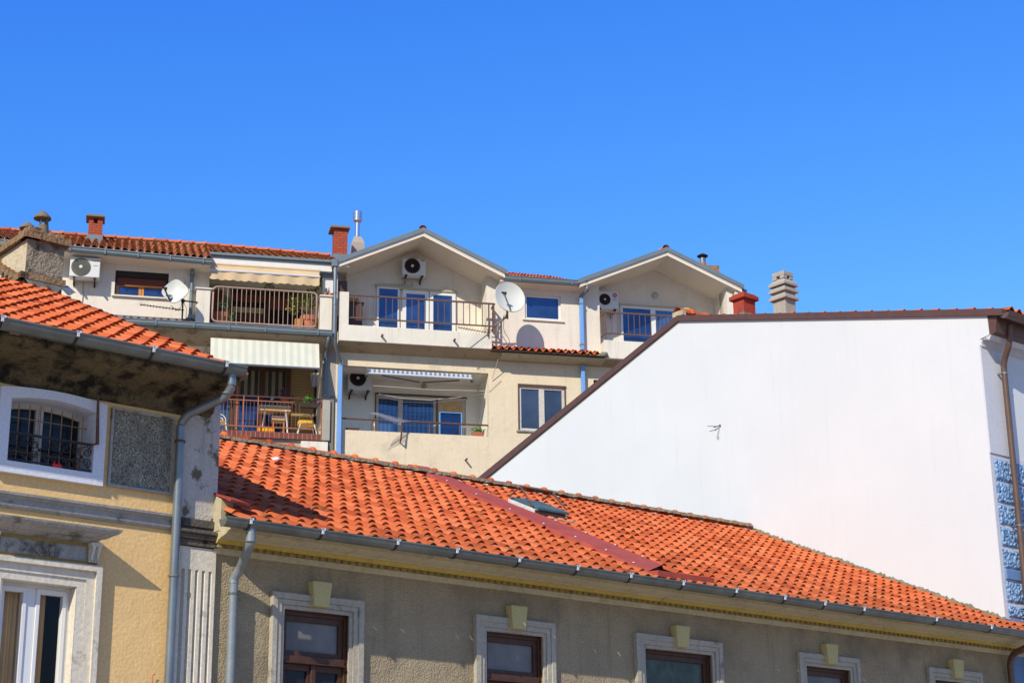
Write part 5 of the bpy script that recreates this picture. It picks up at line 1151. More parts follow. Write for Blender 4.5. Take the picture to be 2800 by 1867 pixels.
# brick coping strip and pier at the right
bs = [H2('b', 260, 1180, .1), H2('b', 2095, 1270, .1)]; zc1 = (H2('b', 300, 1142, .1)[1]+H2('b', 2080, 1220, .1)[1])/2; zc2 = (H2('b', 1000, 1275, .1)[1]+H2('b', 2080, 1330, .1)[1])/2
m = MB(); m.box(bs[0][0]-2, bs[1][0], -.2, .10, zc2, zc1); m.build('brick_coping', m_stripb, B)
p0, p1 = H2('2', 838, 1300, .14)[0], H2('2', 892, 1300, .14)[0]; zp = H2('2', 865, 1145, .14)[1]
m = MB(); m.box(p0, p1, -.2, .14, H2('2', 865, 1425, .14)[1], zp); m.build('pier', m_conc, B, bevel=.01)
m = MB(); q0, q1 = H2('2', 692, 1428, .16), H2('2', 875, 1480, .16); m.box(q0[0], q1[0], -.1, .16, q1[1]-.1, q0[1]); m.build('beam_end', m_parapet, B)

# downpipes ------------------------------------------------------------------
def pipe(name, pts, r, mat, sq=False):
    m = MB(); m.tube(smoothpath(pts), r, 12); return m.build(name, mat, B, smooth=AUTO)
u = H2('1', 1762, 700, .10)[0]
p = pipe('downpipe', [(u, .10, gz(u)-.12), (u, .10, zF+.05)], .05, m_bluezinc)
for y in (520, 630, 1030):
    z = H2('1', 1762, y, .1)[1]; m = MB(); m.box(u-.065, u+.065, .03, .165, z-.05, z+.05); m.build('pipe_collar', m_zinc, p)
q = [H2('2', x, y, .50) for x, y in ((928, 225), (932, 740))]; uq = q[0][0]; q3 = H2('2', 962, 890, .1); q2 = q[1]
p = pipe('downpipe', [(uq, .50, q[0][1]), (uq+.01, .50, q2[1]), (q3[0], .12, q3[1]), (q3[0], .12, q3[1]-.1)], .052, m_zinc)
for y in (410, 490):
    z = H2('2', 935, y, .5)[1]; m = MB(); m.lathe((uq, .5, z), [(.06, -.015), (.06, .015)], 12); m.build('pipe_clamp', m_zincd, p)
m = MB(); m.box(uq-.10, uq+.06, .40, .58, q[0][1]-.02, q[0][1]+.20); m.build('rain_hopper', m_bluezinc, B, bevel=.015)
m = MB(); m.box(q3[0]-.06, q3[0]+.06, .05, .17, 2, q3[1]-.08); m.build('downpipe', m_bluepipe, B, bevel=.012)
q4 = H2('2', 878, 720, .45); q5 = H2('2', 862, 830, .1)
p = pipe('downpipe', [(q4[0], .52, gz0-.06), (q4[0], .50, gz0-.2), (q5[0], .1, q5[1]), (q5[0], .1, H2('2', 862, 1120, .1)[1])], .05, m_bluezinc)
q = H2('2', 890, 1200, .02)[0]; m = MB(); m.box(q+.0, q+.1, .0, .07, NZ0-1, H2('2', 880, 1120)[1]); m.build('vertical_duct', m_concd, B)
u = H2('5', 350, 900, .12)[0]; zt_ = H2('5', 350, 540, .12)[1]
q = H2('5', 372, 470, .42)
p = pipe('downpipe', [(u+.10, .44, zE2+.02), (u+.10, .44, zE2-.12), (u, .13, zt_+.02), (u, .13, zt_-.05)], .055, m_bluezinc)
m = MB(); m.box(u-.055, u+.055, .06, .17, kz+.25, zt_-.04); m.box(u-.055, u+.055, .06, .17, 3, kz-.2); p = m.build('downpipe', m_bluepipe, B, bevel=.012)
for y in (600, 950):
    z = H2('5', 350, y, .12)[1]; m = MB(); m.box(u-.065, u+.065, .05, .175, z-.02, z+.02); m.build('pipe_collar', m_bluezinc, p)

# railings -------------------------------------------------------------------
def rail_tube(u0, v0, z0, u1, v1, z1, r, mat, name, parent, n=6):
    m = MB(); m.tube([(u0, v0, z0), (u1, v1, z1)], r, n); return m.build(name, mat, parent)
# middle loggia railing: bent tube frame
v = .26; zt = avgz([('m', 300, 292), ('m', 1800, 385)], v); zb = avgz([('m', 250, 912), ('m', 1800, 1000)], v)
u0, u1 = H2('m', 140, 600, v)[0], H2('m', 1998, 700, v)[0]; r = .12; fr = []
for cxx, czz, a0 in ((u1-r, zt-r, 90), (u1-r, zb+r, 0), (u0+r, zb+r, -90), (u0+r, zt-r, 180)):
    for k in range(5): t = math.radians(a0-90*k/4); fr.append((cxx+r*math.cos(t), v, czz+r*math.sin(t)))
fr.append(fr[0]); fr.append(fr[1])
m = MB(); m.tube(fr, .026, 8, cap=False); RL = m.build('balcony_railing', m_railp, B, smooth=True)
for k in range(21):
    u = H2('m', 236+83.6*k, 600, v)[0]; rail_tube(u, v, zb, u, v, zt, .0105, m_railp, 'baluster', RL)
for x in (562, 1572):
    u = H2('m', x, 960, v)[0]; rail_tube(u, v, zF, u, v, zb, .022, m_railp, 'foot', RL)
# gable balcony railings
def railing(us, v, zt, zm, zfoot, mat, posts, ends, side=None, r=.022, rb=.010, sq=True):
    m = MB(); m.box(us[0], us[1], v-r, v+r, zt-r, zt+r); RL = m.build('balcony_railing', mat, B)
    m = MB(); m.box(us[0], us[1], v-r, v+r, zm-r*.8, zm+r*.8); m.build('lower_rail', mat, RL)
    for u in posts: m = MB(); m.box(u-r*.8, u+r*.8, v-r*.8, v+r*.8, zfoot, zt-r); m.build('post', mat, RL)
    for u in ends: m = MB(); m.box(u-rb, u+rb, v-rb, v+rb, zm+r*.8, zt-r); m.build('baluster', mat, RL)
    return RL
v = .37; zt = avgz([('3', 265, 963), ('3', 1845, 1062)], v); zm = avgz([('3', 265, 1207), ('3', 1845, 1303)], v); u0, u1 = H2('3', 258, 1000, v)[0], H2('3', 1850, 1100, v)[0]
RL = railing((u0, u1), v, zt, zm, zP, m_rail, [H2('3', 1036, 1200, v)[0], H2('3', 1790, 1200, v)[0], u1-.02], [H2('3', x, 1100, v)[0] for x in (340, 412, 483, 552, 688, 757, 830, 966, 1110, 1245, 1314, 1382, 1450, 1518, 1585, 1652, 1720)])
m = MB(); m.box(u1-.02, u1+.02, -.02, v, zt-.02, zt+.02); m.box(u1-.02, u1+.02, -.02, v, zm-.02, zm+.02); m.build('return_rail', m_rail, RL)
for k in (.12, .24): m = MB(); m.box(u1-.012, u1+.012, k-.012, k+.012, zm, zt); m.build('baluster', m_rail, RL)
zt2 = avgz([('5', 545, 668), ('5', 1180, 708)], v); zm2 = avgz([('5', 555, 848), ('5', 970, 876)], v); u0 = H2('5', 545, 780, v)[0]
RL = railing((u0, uG-.02), v, zt2, zm2, zP2, m_rail, [u0+.02, H2('5', 1125, 780, v)[0]], [H2('5', x, 760, v)[0] for x in (604, 655, 747, 796, 843, 892, 940, 988, 1032, 1078)] + [H2('5', 1125+47*k, 760, v)[0] for k in range(1, 9)])
m = MB(); m.box(u0-.02, u0+.02, -.02, v, zt2-.02, zt2+.02); m.box(u0-.02, u0+.02, -.02, v, zm2-.02, zm2+.02); m.build('return_rail', m_rail, RL)
for k in (.08, .17, .26): m = MB(); m.box(u0-.012, u0+.012, k-.012, k+.012, zm2, zt2); m.build('baluster', m_rail, RL)
# lower loggia rail
v = -.05; zt = avgz([('4', 110, 652), ('4', 1278, 718)], v); u0, u1 = LG[0], LG[1]
m = MB(); m.tube([(u0, v, zt), (u1, v, zt)], .025, 8); RL = m.build('balcony_railing', m_rust, B)
for x in (342, 586, 808, 1050): u = H2('4', x, 720, v)[0]; rail_tube(u, v, LG[2]-.02, u, v, zt, .02, m_rust, 'post', RL)
# lower-left loggia railing
v = .03; zt = avgz([('b', 480, 523), ('b', 2060, 592)], v); zm = avgz([('b', 310, 592), ('b', 1300, 640)], v); zl = avgz([('b', 270, 1055), ('b', 2050, 1137)], v); u0 = H2('b', 100, 600, v)[0]; u1 = H2('b', 2100, 600, v)[0]; ue_ = H2('b', 462, 523, v)[0]
m = MB(); m.box(ue_, u1, v-.016, v+.016, zt-.016, zt+.016); RL = m.build('balcony_railing', m_railr, B)
m = MB(); m.box(u0, H2('b', 1600, 640, v)[0], v-.012, v+.012, zm-.012, zm+.012); m.build('middle_rail', m_railr, RL); m = MB(); m.box(u0, u1, v-.014, v+.014, zl-.014, zl+.014); m.build('lower_rail', m_railr, RL)
for x in (685, 945, 2080): u = H2('b', x, 900, v)[0]; m = MB(); m.box(u-.014, u+.014, v-.014, v+.014, zc1, zt); m.build('post', m_railr, RL)
for k in range(24): u = H2('b', 330+68*k, 900, v)[0]; m = MB(); m.box(u-.0035, u+.0035, v-.0035, v+.0035, zl, zm); m.build('baluster', m_railr, RL)
for x in (458, 520, 575): u = H2('b', x, 800, -.1)[0]; m = MB(); m.box(u-.03, u+.02, -.14, -.08, NZ0, NZ1-.4 if x < 460 else zt+.3); m.build('wooden_post', m_woodf if x != 575 else m_railr, RL)

# chimneys on the back roof --------------------------------------------------
def s2z(k, x, y, v): return S2.hit(P(k, x, y), v)
def brickchim(k, L_, R_, top, bot, capt, capb, capl, capr, v, dep, hole=None):
    a = s2z(k, L_, (top+bot)/2, v)[0]; b = s2z(k, R_, (top+bot)/2, v)[0]; zt = s2z(k, (L_+R_)/2, top, v)[1]; zb = s2z(k, (L_+R_)/2, bot, v)[1]
    m = MB()
    if hole:
        h0, h1 = s2z(k, hole[0], top, v)[0], s2z(k, hole[1], top, v)[0]; hz = s2z(k, hole[0], hole[2], v)[1]
        m.box(a, b, v-dep, v, zb-.8, hz); m.box(a, h0, v-dep, v, hz, zt); m.box(h1, b, v-dep, v, hz, zt)
    else: m.box(a, b, v-dep, v, zb-.8, zt)
    C = m.build('chimney', m_brick, B, label='red brick chimney')
    ca, cb = s2z(k, capl, capt, v+.1)[0], s2z(k, capr, capt, v+.1)[0]; z1 = s2z(k, capl, capt, v+.1)[1]; z0 = s2z(k, capl+5, capb, v+.1)[1]
    m = MB(); m.hexa([(a-.02, v-dep-.02, zt-.02), (b+.02, v-dep-.02, zt-.02), (a-.02, v+.02, zt-.02), (b+.02, v+.02, zt-.02), (ca, v-dep-.12, z1-.06), (cb, v-dep-.12, z1-.06), (ca, v+.1, z1-.06), (cb, v+.1, z1-.06)]) if not hole else m.hexa([(a-.02, v-dep-.02, zt-.0), (b+.02, v-dep-.02, zt-.0), (a-.02, v+.02, zt-.0), (b+.02, v+.02, zt-.0), (ca, v-dep-.1, z1-.061), (cb, v-dep-.1, z1-.061), (ca, v+.1, z1-.061), (cb, v+.1, z1-.061)])
    m.box(ca, cb, v-dep-.12, v+.1, z1-.06, z1+.0); m.build('cap', m_concd, C)
    m = MB(); m.box(a-.03, b+.03, v-dep-.03, v+.03, zb-.4, zb); m.build('flashing', m_bluezinc, C)
brickchim('1', 812, 940, 120, 278, 80, 152, 792, 965, -1.3, .38, (862, 900, 170))
brickchim('3', 132, 276, 235, 530, 214, 330, 98, 305, -1.2, .42)
v = -2.0
a, b = s2z('3', 328, 450, v), s2z('3', 448, 450, v); zt = s2z('3', 385, 330, v)[1]; zs = s2z('3', 385, 400, v)[1]; zb = s2z('3', 385, 495, v)[1]; c = (a[0]+b[0])/2
m = MB(); m.box(a[0]-.02, b[0]+.02, v-.4, v, zb-.8, zs); C = m.build('chimney', m_conc, B, label='concrete chimney stub with steel flue')
m = MB(); g = .10; m.hexa([(a[0]-.02, v-.4, zs), (b[0]+.02, v-.4, zs), (a[0]-.02, v, zs), (b[0]+.02, v, zs), (a[0]+g*.6, v-.33, zt), (b[0]-g*.6, v-.33, zt), (a[0]+g*.6, v-.08, zt), (b[0]-g*.6, v-.08, zt)]); m.build('cap', m_conc, C)
m = MB(); z1 = s2z('3', 385, 150, v)[1]; z2 = s2z('3', 385, 48, v)[1]; rr0 = (s2z('3', 412, 200, v)[0]-s2z('3', 360, 200, v)[0])/2; rr1 = (s2z('3', 436, 100, v)[0]-s2z('3', 338, 100, v)[0])/2
m.lathe((c, v-.2, zt-.02), [(rr0, 0), (rr0, z1-zt+.05)], 18); zr = z1
m.lathe((c, v-.2, zr), [(rr1*.8, -.03), (rr1, .0), (rr1, (z2-zr)*.3), (rr1*1.05, (z2-zr)*.32), (rr1*1.05, (z2-zr)*.38), (rr1, (z2-zr)*.4), (rr1, (z2-zr)*.62), (rr1*1.05, (z2-zr)*.64), (rr1*1.05, (z2-zr)*.70), (rr1, (z2-zr)*.72), (rr1, (z2-zr)*.95), (rr1*.9, (z2-zr)), (0, z2-zr)], 20); m.build('steel_flue', m_inox, C, smooth=AUTO)
v = -3.0
c = s2z('5', 1385, 240, v); zc_ = s2z('5', 1385, 188, v)[1]; R = (s2z('5', 1430, 190, v)[0]-s2z('5', 1340, 190, v)[0])/2; z1 = s2z('5', 1385, 205, v)[1]; z2 = s2z('5', 1385, 248, v)[1]; z3 = s2z('5', 1385, 300, v)[1]
m = MB(); m.lathe((c[0], v, z3-.5), [(R*.58, 0), (R*.58, z2-z3+.5)], 16); C = m.build('chimney', m_terra, B, label='small terracotta flue with metal cap')
m = MB(); m.lathe((c[0], v, z2), [(R*.52, 0), (R*.52, z1-z2)], 16); m.build('pipe', m_zinc, C)
m = MB(); m.lathe((c[0], v, zc_), [(R*.5, -.08), (R, -.02), (R, 0), (R*.3, .07), (0, .085)], 18); m.build('cap', m_dark, C)
m = MB(); m.box(c[0]+.05, c[0]+.5, v-.2, v+.1, z3-.5, s2z('5', 1430, 275, v)[1]); m.build('brick_base', m_oldbrick, C)

# ================================================================== things on the apartment building
def ac(k, box, v, dep, label, fan, fr, gm, lite=False, brk=True):
    (x0, y0), (x1, y1) = box
    a = H2(k, x0, (y0+y1)/2, v+dep); b = H2(k, x1, (y0+y1)/2, v+dep); zt = H2(k, (x0+x1)/2, y0, v+dep)[1]; zb = H2(k, (x0+x1)/2, y1, v+dep)[1]
    T = thing('air_conditioner', label, 'air conditioner', S2, ((a[0]+b[0])/2, v, zb))
    m = MB(); m.box(a[0], b[0], v+.10, v+dep, zb, zt); m.build('casing', m_acw, T, bevel=.018)
    f = H2(k, *fan, v+dep); R = fr*(b[0]-a[0]); fy = v+dep
    m = MB(); m.lathe((f[0], fy, f[1]), [(R*1.05, -.02), (R*1.05, .012), (R, .015), (R, .004), (0, .004)], 32, 'y'); m.build('fan_ring', m_acg if not lite else m_acgl, T)
    m = MB()
    for q in (.3, .45, .6, .75, .9):
        m.lathe((f[0], fy+.012, f[1]), [(R*q-.006, 0), (R*q-.006, .008), (R*q+.006, .008), (R*q+.006, 0)], 28, 'y')
    for j in range(12 if not lite else 30): t = 2*PI*j/(12 if not lite else 30); m.tube([(f[0]+R*.2*math.cos(t), fy+.014, f[1]+R*.2*math.sin(t)), (f[0]+R*math.cos(t), fy+.014, f[1]+R*math.sin(t))], .003, 4)
    m.build('fan_grille', m_shade if not lite else m_acgl, T)
    m = MB(); m.lathe((f[0], fy+.02, f[1]), [(R*.19, -.01), (R*.19, .006), (R*.15, .012), (0, .014)], 20, 'y'); m.build('fan_hub', m_acw, T)
    if brk:
        for q in (.16, .84):
            u = a[0]+(b[0]-a[0])*q; m = MB(); m.box(u-.02, u+.02, v, v+dep+.05, zb-.05, zb-.012); m.box(u-.02, u+.02, v, v+.04, zb-.14, zb-.05); m.box(u-.035, u+.035, v+dep-.1, v+dep+.01, zb-.012, zb); m.build('wall_bracket', m_iron, T)
    return T, a[0], b[0], zb, zt, fy
T, a, b, zb, zt, fy = ac('1', ((641, 482), (921, 664)), 0, .42, 'large white air conditioner with red lettering beside the shuttered window', (743, 570), .305, None, True)
q = H2('1', 882, 517, fy); text_mesh('TOSHIBA', 'lettering', m_redtxt, T, q[0], fy+.003, q[1], .056); q = H2('1', 878, 560, fy); text_mesh('INVERTER', 'small_lettering', m_greytxt, T, q[0], fy+.003, q[1], .03)
m = MB(); q = H2('1', 765, 690, .05); m.tube([(q[0], .03, zb), (q[0]+.01, .02, zb-.3), (q[0], .02, zb-.75)], .014, 6); m.build('pipe', m_cable, T)
T, a, b, zb, zt, fy = ac('3', ((866, 578), (1118, 755)), VB, .40, 'white air conditioner high under the peak of the larger gable', (970, 656), .32, None)
q = H2('3', 1083, 598, fy); m = MB(); m.box(q[0]-.06, q[0]+.06, fy-.001, fy+.003, q[1]-.018, q[1]+.018); m.build('logo_plate', m_greytxt, T)
m = MB(); z_ = zb; uC_ = (a+b)/2
m.tube(smoothpath([(a+.1, VB+.2, z_-.02), (a+.06, VB+.1, z_-.2), (uC_, VB+.14, z_-.24), (b-.35, VB+.06, z_-.1)]), .018, 6); m.tube([(a+.1, VB+.02, z_-.17), (a-.7, VB+.02, z_-.2)], .012, 5); m.build('pipe', m_cable, T)
T, a, b, zb, zt, fy = ac('4', ((152, 266), (346, 430)), vL, .5, 'white air conditioner in the upper left corner of the lower loggia', (232, 334), .33, None)
m = MB(); m.tube(smoothpath([(a+.15, vL+.3, zb-.02), (a+.35, vL+.2, zb-.14), (b-.2, vL+.2, zb-.1), (b-.1, vL+.3, zb)]), .014, 6); m.build('pipe', m_cable, T)
T, a, b, zb, zt, fy = ac('5', ((470, 490), (664, 640)), VB, .45, 'white air conditioner with round magenta emblem under the smaller gable', (545, 560), .24, None)
q = H2('5', 630, 524, fy); m = MB(); m.lathe((q[0], fy, q[1]), [(.068, 0), (.068, .004), (0, .004)], 24, 'y'); m.build('emblem', m_magenta, T)
m = MB(); m.tube([(q[0]+.035*math.cos(t*.45+.6), fy+.006, q[1]+.035*math.sin(t*.45+.6)) for t in range(12)], .005, 4); m.box(q[0]-.008, q[0]+.006, fy+.004, fy+.007, q[1]-.02, q[1]+.02); m.box(q[0]-.008, q[0]+.018, fy+.004, fy+.007, q[1]-.02, q[1]-.012); m.build('emblem_face', m_acw, T)
q = H2('5', 631, 560, fy); text_mesh('LG', 'lettering', m_greytxt, T, q[0], fy+.003, q[1], .085)

# satellite dishes
def rot_pts(pts, c, yaw, pit):   # local (x right, y out, z up) turned then moved to c
    R = Matrix.Rotation(yaw, 3, 'Z') @ Matrix.Rotation(pit, 3, 'X'); return [tuple(Vector(c)+R @ Vector(p)) for p in pts]
def dish(c, R, yaw, pit, label, sq, arm_dir, feed, spin=0):
    T = thing('satellite_dish', label, 'satellite dish', S2, c)
    m = MB(); rows = []
    for k in range(7):
        r_ = R*k/6; row = []
        for j in range(32):
            t = 2*PI*j/32; x, z = math.cos(t), math.sin(t)
            if sq: s_ = (abs(x)**3.6+abs(z)**3.6)**(-1/3.6); x, z = x*s_*.93, z*s_*.93
            x, z = x*math.cos(spin)-z*math.sin(spin), x*math.sin(spin)+z*math.cos(spin)
            row.append((x*r_, .16*R*(r_/R)**2*1.6, z*r_*(1.06 if not sq else 1)))
        rows.append(row)
    for row0, row1 in zip(rows, rows[1:]): m.strip(rot_pts(row0, c, yaw, pit), rot_pts(row1, c, yaw, pit), True)
    rim = [(p[0]*1.02, p[1]-.025, p[2]*1.02) for p in rows[-1]]; m.strip(rot_pts(rows[-1], c, yaw, pit), rot_pts(rim, c, yaw, pit), True)
    m.build('reflector', m_dish, T, smooth=AUTO)
    ax_, az_ = arm_dir
    p0 = rot_pts([(ax_*R*1.0, .1, az_*R*1.0)], c, yaw, pit)[0]; p1 = rot_pts([(feed[0]*R, feed[1]*R, feed[2]*R)], c, yaw, pit)[0]
    m = MB(); m.tube([p0, p1], .022, 6); m.tube([p0, rot_pts([(0, -.12, 0)], c, yaw, pit)[0]], .025, 6); m.build('feed_arm', m_concd if not sq else m_iron, T)
    m = MB(); m.tube([p1, rot_pts([(feed[0]*R*.85, feed[1]*R*.86, feed[2]*R*.8)], c, yaw, pit)[0]], [.035, .05], 10)
    m.tube([Vector(p1)+V3(-.07, 0, .02), Vector(p1)+V3(.07, 0, .02)], .028, 8); m.build('receiver_head', m_iron, T)
    return T
c = H2('3', 2003, 1005, .95); cd = (c[0], .95, c[1]); R = (H2('3', 2165, 1000, .95)[0]-H2('3', 1845, 1000, .95)[0])/2
T = dish(cd, R*1.03, math.radians(-8), math.radians(10), 'big round white satellite dish on the corner of the gabled balcony railing', False, (-.02, -1), (-.60, .75, -.10))
m = MB(); u1 = H2('3', 1850, 1100, .37)[0]; b0 = H2('3', 1990, 1190, .6)
m.tube([(cd[0]-.02, .85, cd[2]-R*.9), (b0[0]-.05, .6, b0[1]-.05), (u1, .42, b0[1]-.25)], .025, 8); m.tube([(b0[0]-.1, .62, b0[1]-.02), (b0[0]-.28, .3, b0[1]-.55), (b0[0]-.42, .42, zP-.1)], .016, 6); m.tube([(b0[0]-.35, .3, b0[1]-.2), (b0[0]-.1, .5, b0[1]-.6), (b0[0]+.0, .6, b0[1]-.85)], .012, 6); m.tube([(cd[0]-.02, .80, cd[2]), (cd[0]+.02, .68, cd[2]-R*1.2)], .03, 8); m.build('mount', m_concd, T)
m = MB(); m.tube(smoothpath([(cd[0]-.1, .8, cd[2]-R), (b0[0]-.1, .5, b0[1]-.4), (b0[0]+.12, .45, b0[1]-.7), (b0[0]-.06, .35, b0[1]-1.0)]), .007, 5); m.build('cable', m_blackc, T)
c = H2('1', 1612, 805, .75); R = .40; cd = (c[0], .75, c[1])
T = dish(cd, R*.82, math.radians(14), math.radians(10), 'small squarish white satellite dish on a pole in front of the shuttered window', True, (-.35, -.9), (-.75, .75, -.05), math.radians(45))
q = [H2('1', *p, .55) for p in ((1680, 875), (1672, 1060))]; m = MB(); m.tube([(q[0][0], .5, q[0][1]+.05), (q[1][0], .5, zF+.1)], .022, 8); m.tube([(cd[0], .65, cd[2]), (q[0][0], .5, q[0][1])], .025, 6); e_ = H2('1', 1812, 893, .32); m.tube([(q[0][0], .5, q[0][1]), (e_[0], .3, e_[1])], .02, 6); m.box(q[0][0]-.05, q[0][0]+.05, .45, .55, q[0][1]-.03, q[0][1]+.03); m.build('mount', m_iron, T)
m = MB(); m.tube(smoothpath([(cd[0]-.1, .75, cd[2]-.38), (cd[0]+.05, .6, cd[2]-.46), (cd[0]+.16, .52, cd[2]-.36), (q[0][0]-.02, .5, q[0][1])]), .009, 5); m.tube(smoothpath([(q[0][0], .5, q[0][1]), (q[0][0]+.12, .4, q[0][1]-.2), (q[0][0]+.1, .3, q[0][1]-.45), (q[0][0]+.3, .14, q[0][1]-.5)]), .007, 5); m.tube(smoothpath([(cd[0]+.2, .6, cd[2]+.3), (cd[0]+.26, .5, cd[2]+.42), (cd[0]+.2, .4, cd[2]+.55)]), .007, 5); m.build('cable', m_blackc, T)
# aerials
def yagi(label, p0, p1, n, l0, l1, mat, eldir, mast=None, r=.011):
    T = thing('tv_aerial', label, 'aerial', S2, p0); A, B_ = Vector(p0), Vector(p1)
    m = MB(); m.tube([A, B_], r, 6); m.build('boom', mat, T)
    for k in range(n):
        c = A+(B_-A)*(k+.3)/n; l = l0+(l1-l0)*k/(n-1); d = Vector(eldir).normalized()
        m = MB(); m.tube([c-d*l/2, c+d*l/2], r*.42, 4); m.build('element', mat, T)
    if mast: m = MB(); m.tube(mast, .018, 8); m.build('mast', mast_mat, T)
    return T
mast_mat = m_iron
a = H2('1', 1285, 915, .9); b = H2('1', 1690, 968, .5); yagi('thin dark aerial pointing left below the squarish dish', (a[0], .9, a[1]), (b[0], .5, b[1]), 14, .16, .22, m_iron, (0, 1, .12), r=.014)
mast_mat = m_rust
a = H2('3', 1458, 1312, .95); b = H2('3', 1800, 1368, .5); yagi('thin brown aerial at the right corner of the gabled balcony parapet', (a[0], .95, a[1]), (b[0], .45, b[1]), 12, .2, .5, m_concd, (0, 1, .1), [(b[0]-.05, .5, b[1]+.1), (b[0]-.05, .5, b[1]-.12)], r=.013)
a = H2('4', 355, 612, .75); b = H2('4', 600, 690, .25); mu_ = H2('4', 588, 690, .25)
yagi('white aerial with many rods on the lower loggia railing', (a[0], .75, a[1]), (b[0], .25, b[1]), 13, .34, .62, m_alu, (.75, -.55, .25), [(mu_[0], .25, mu_[1]+.05), (mu_[0]-.02, .2, mu_[1]-.45), (mu_[0]-.02, .0, mu_[1]-.5)], r=.009)

# awnings
def awning(name, label, mat, u0, u1, vt, zt, vb, zb, cass=True, valance=0, vmat=None, bar=None, group=None, sag=.0, cmat=None, vt2=None):
    T = thing(name, label, 'awning', S2, (u0, 0, zt))
    m = MB(); n = 24; A = [(u0+(u1-u0)*k/n, vt, zt) for k in range(n+1)]; Bq = [(u0+(u1-u0)*k/n, vb, zb-sag*math.sin(PI*k/n)+.008*math.sin(k*2.1)) for k in range(n+1)]
    C = [((p[0]+q[0])/2, (p[1]+q[1])/2, (p[2]+q[2])/2-.015-.006*math.sin(k*1.7)) for k, (p, q) in enumerate(zip(A, Bq))]
    m.strip(A, C); m.strip(C, Bq); m.build('canopy', mat, T, smooth=True)
    m = MB(); m.tube([(u0-.02, vb, zb), (u1+.02, vb, zb)], .03, 8); m.build('front_bar', bar or m_alu, T)
    if valance:
        m = MB(); n = 110; sc = 14
        A = [(u0+(u1-u0)*k/n, vb+.012*math.sin(k*.35), zb-.02) for k in range(n+1)]; Bq = [(u0+(u1-u0)*k/n, vb+.02*math.sin(k*.35), zb-valance-.03*abs(math.sin(PI*sc*k/n))) for k in range(n+1)]
        m.strip(A, Bq); m.build('valance', vmat or mat, T, smooth=True)
    if cass: m = MB(); m.tube([(u0-.03, vt-.03, zt+.02), (u1+.03, vt-.03, zt+.02)], .05, 10); m.build('roller', cmat or m_awbeige, T, smooth=AUTO)
    return T
a, b = H2('2', 62, 240, .38), H2('2', 818, 300, .38); zz_ = avgz([('m', 300, 5), ('m', 2040, 105)], .38)
T = awning('awning', 'beige awning with scalloped valance under the top floor beam', m_awbeige, a[0], b[0], .30, bb-.02, .38, zz_, valance=avgz([('m', 400, 8), ('m', 2000, 100)], .38)-avgz([('m', 540, 160), ('m', 1960, 255)], .38))
a, b = H2('2', 66, 760, .55), H2('2', 822, 900, .8); zt = avgz([('2', 65, 722), ('2', 800, 765)], .42)+.02; zb = avgz([('2', 300, 898), ('2', 826, 930)], .75)
T = awning('awning', 'grey and white striped awning over the lower left balcony', m_awstr, a[0], b[0], .44, zt, .72, zb, cass=False, bar=m_zinc)
for u in (a[0]-.02, b[0]+.02): m = MB(); m.tube([(u, .1, zt-.4), (u, .72, zb)], .015, 6); m.box(u-.05, u+.03, .0, .1, zt-.1, zt+.02); m.build('arm', m_zincd, T)
a, b = H2('4', 312, 290, .1), H2('4', 1150, 340, .1); zt = avgz([('4', 330, 268), ('4', 1130, 318)], .1); zb = avgz([('4', 330, 292), ('4', 1130, 342)], .1)
T = awning('awning', 'blue and white striped awning rolled up in the lower loggia', m_awblue, a[0], b[0], .0, zt, .12, zb, cmat=m_awblue)
for u in (a[0]-.02, b[0]+.02): m = MB(); m.box(u-.03, u+.03, -.1, .15, zb-.06, zt+.06); m.build('end_bracket', m_zincd, T)
m = MB(); m.tube([(a[0]+.4, .05, zb-.03), ((a[0]+b[0])/2, -.1, zb-.12)], .02, 6); m.tube([((a[0]+b[0])/2+.1, -.1, zb-.12), (b[0]-.35, .05, zb-.05)], .02, 6); m.build('folding_arm', m_zincd, T)

# plants and balcony things
def pot(m, c, r, h, rim=.03):
    m.lathe(c, [(r*.68, 0), (r*.95, h*.8), (r*1.06, h*.8), (r*1.08, h), (r*.95, h), (r*.9, h*.9), (0, h*.88)], 20)
def rim_at(k, x, y, v): q = H2(k, x, y, v); return (q[0], v, q[1])
pc = rim_at('m', 1860, 840, -.12); T = thing('lemon_tree', 'tall lemon tree in a big terracotta pot behind the brown railing', 'potted plant', S2, (pc[0], -.12, zF))
m = MB(); pot(m, (pc[0], -.12, zF+.012), .235, pc[2]-zF+.0); m.build('pot', m_terra, T, smooth=AUTO)
m = MB(); tp = pc[2]; br_ = []
for x, y, v in ((1800, 500, -.05), (1640, 600, .0), (1580, 520, .1), (1900, 400, -.1), (2040, 240, -.05), (1560, 700, .0), (1700, 460, -.1), (1950, 620, -.2)):
    q = H2('m', x, y, v); br_.append((q[0], v, q[1])); m.tube([(pc[0], -.12, tp-.05), (pc[0]*.6+q[0]*.4, -.06, tp*.6+q[1]*.4+.03), (q[0], v, q[1])], [.022, .012, .006], 6)
m.build('trunk', m_bark, T)
m = MB()
for q, n in zip(br_, (60, 60, 34, 60, 46, 30, 40, 40)): leaves(m, q, (.16, .13, .17), n, .085)
q = H2('m', 1780, 640, -.05); leaves(m, (q[0], -.05, q[1]), (.26, .14, .22), 80, .085); m.build('foliage', m_leaf, T)
pc = rim_at('m', 1690, 880, -.3); 
pc2 = rim_at('m', 300, 775, -.35); T = thing('potted_plant', 'dark leafy plant in terracotta pot at the left end of the brown railing', 'potted plant', S2, (pc2[0], -.35, zF))
m = MB(); pot(m, (pc2[0], -.35, zF+.012), .21, pc2[2]-zF); m.build('pot', m_terra, T, smooth=AUTO)
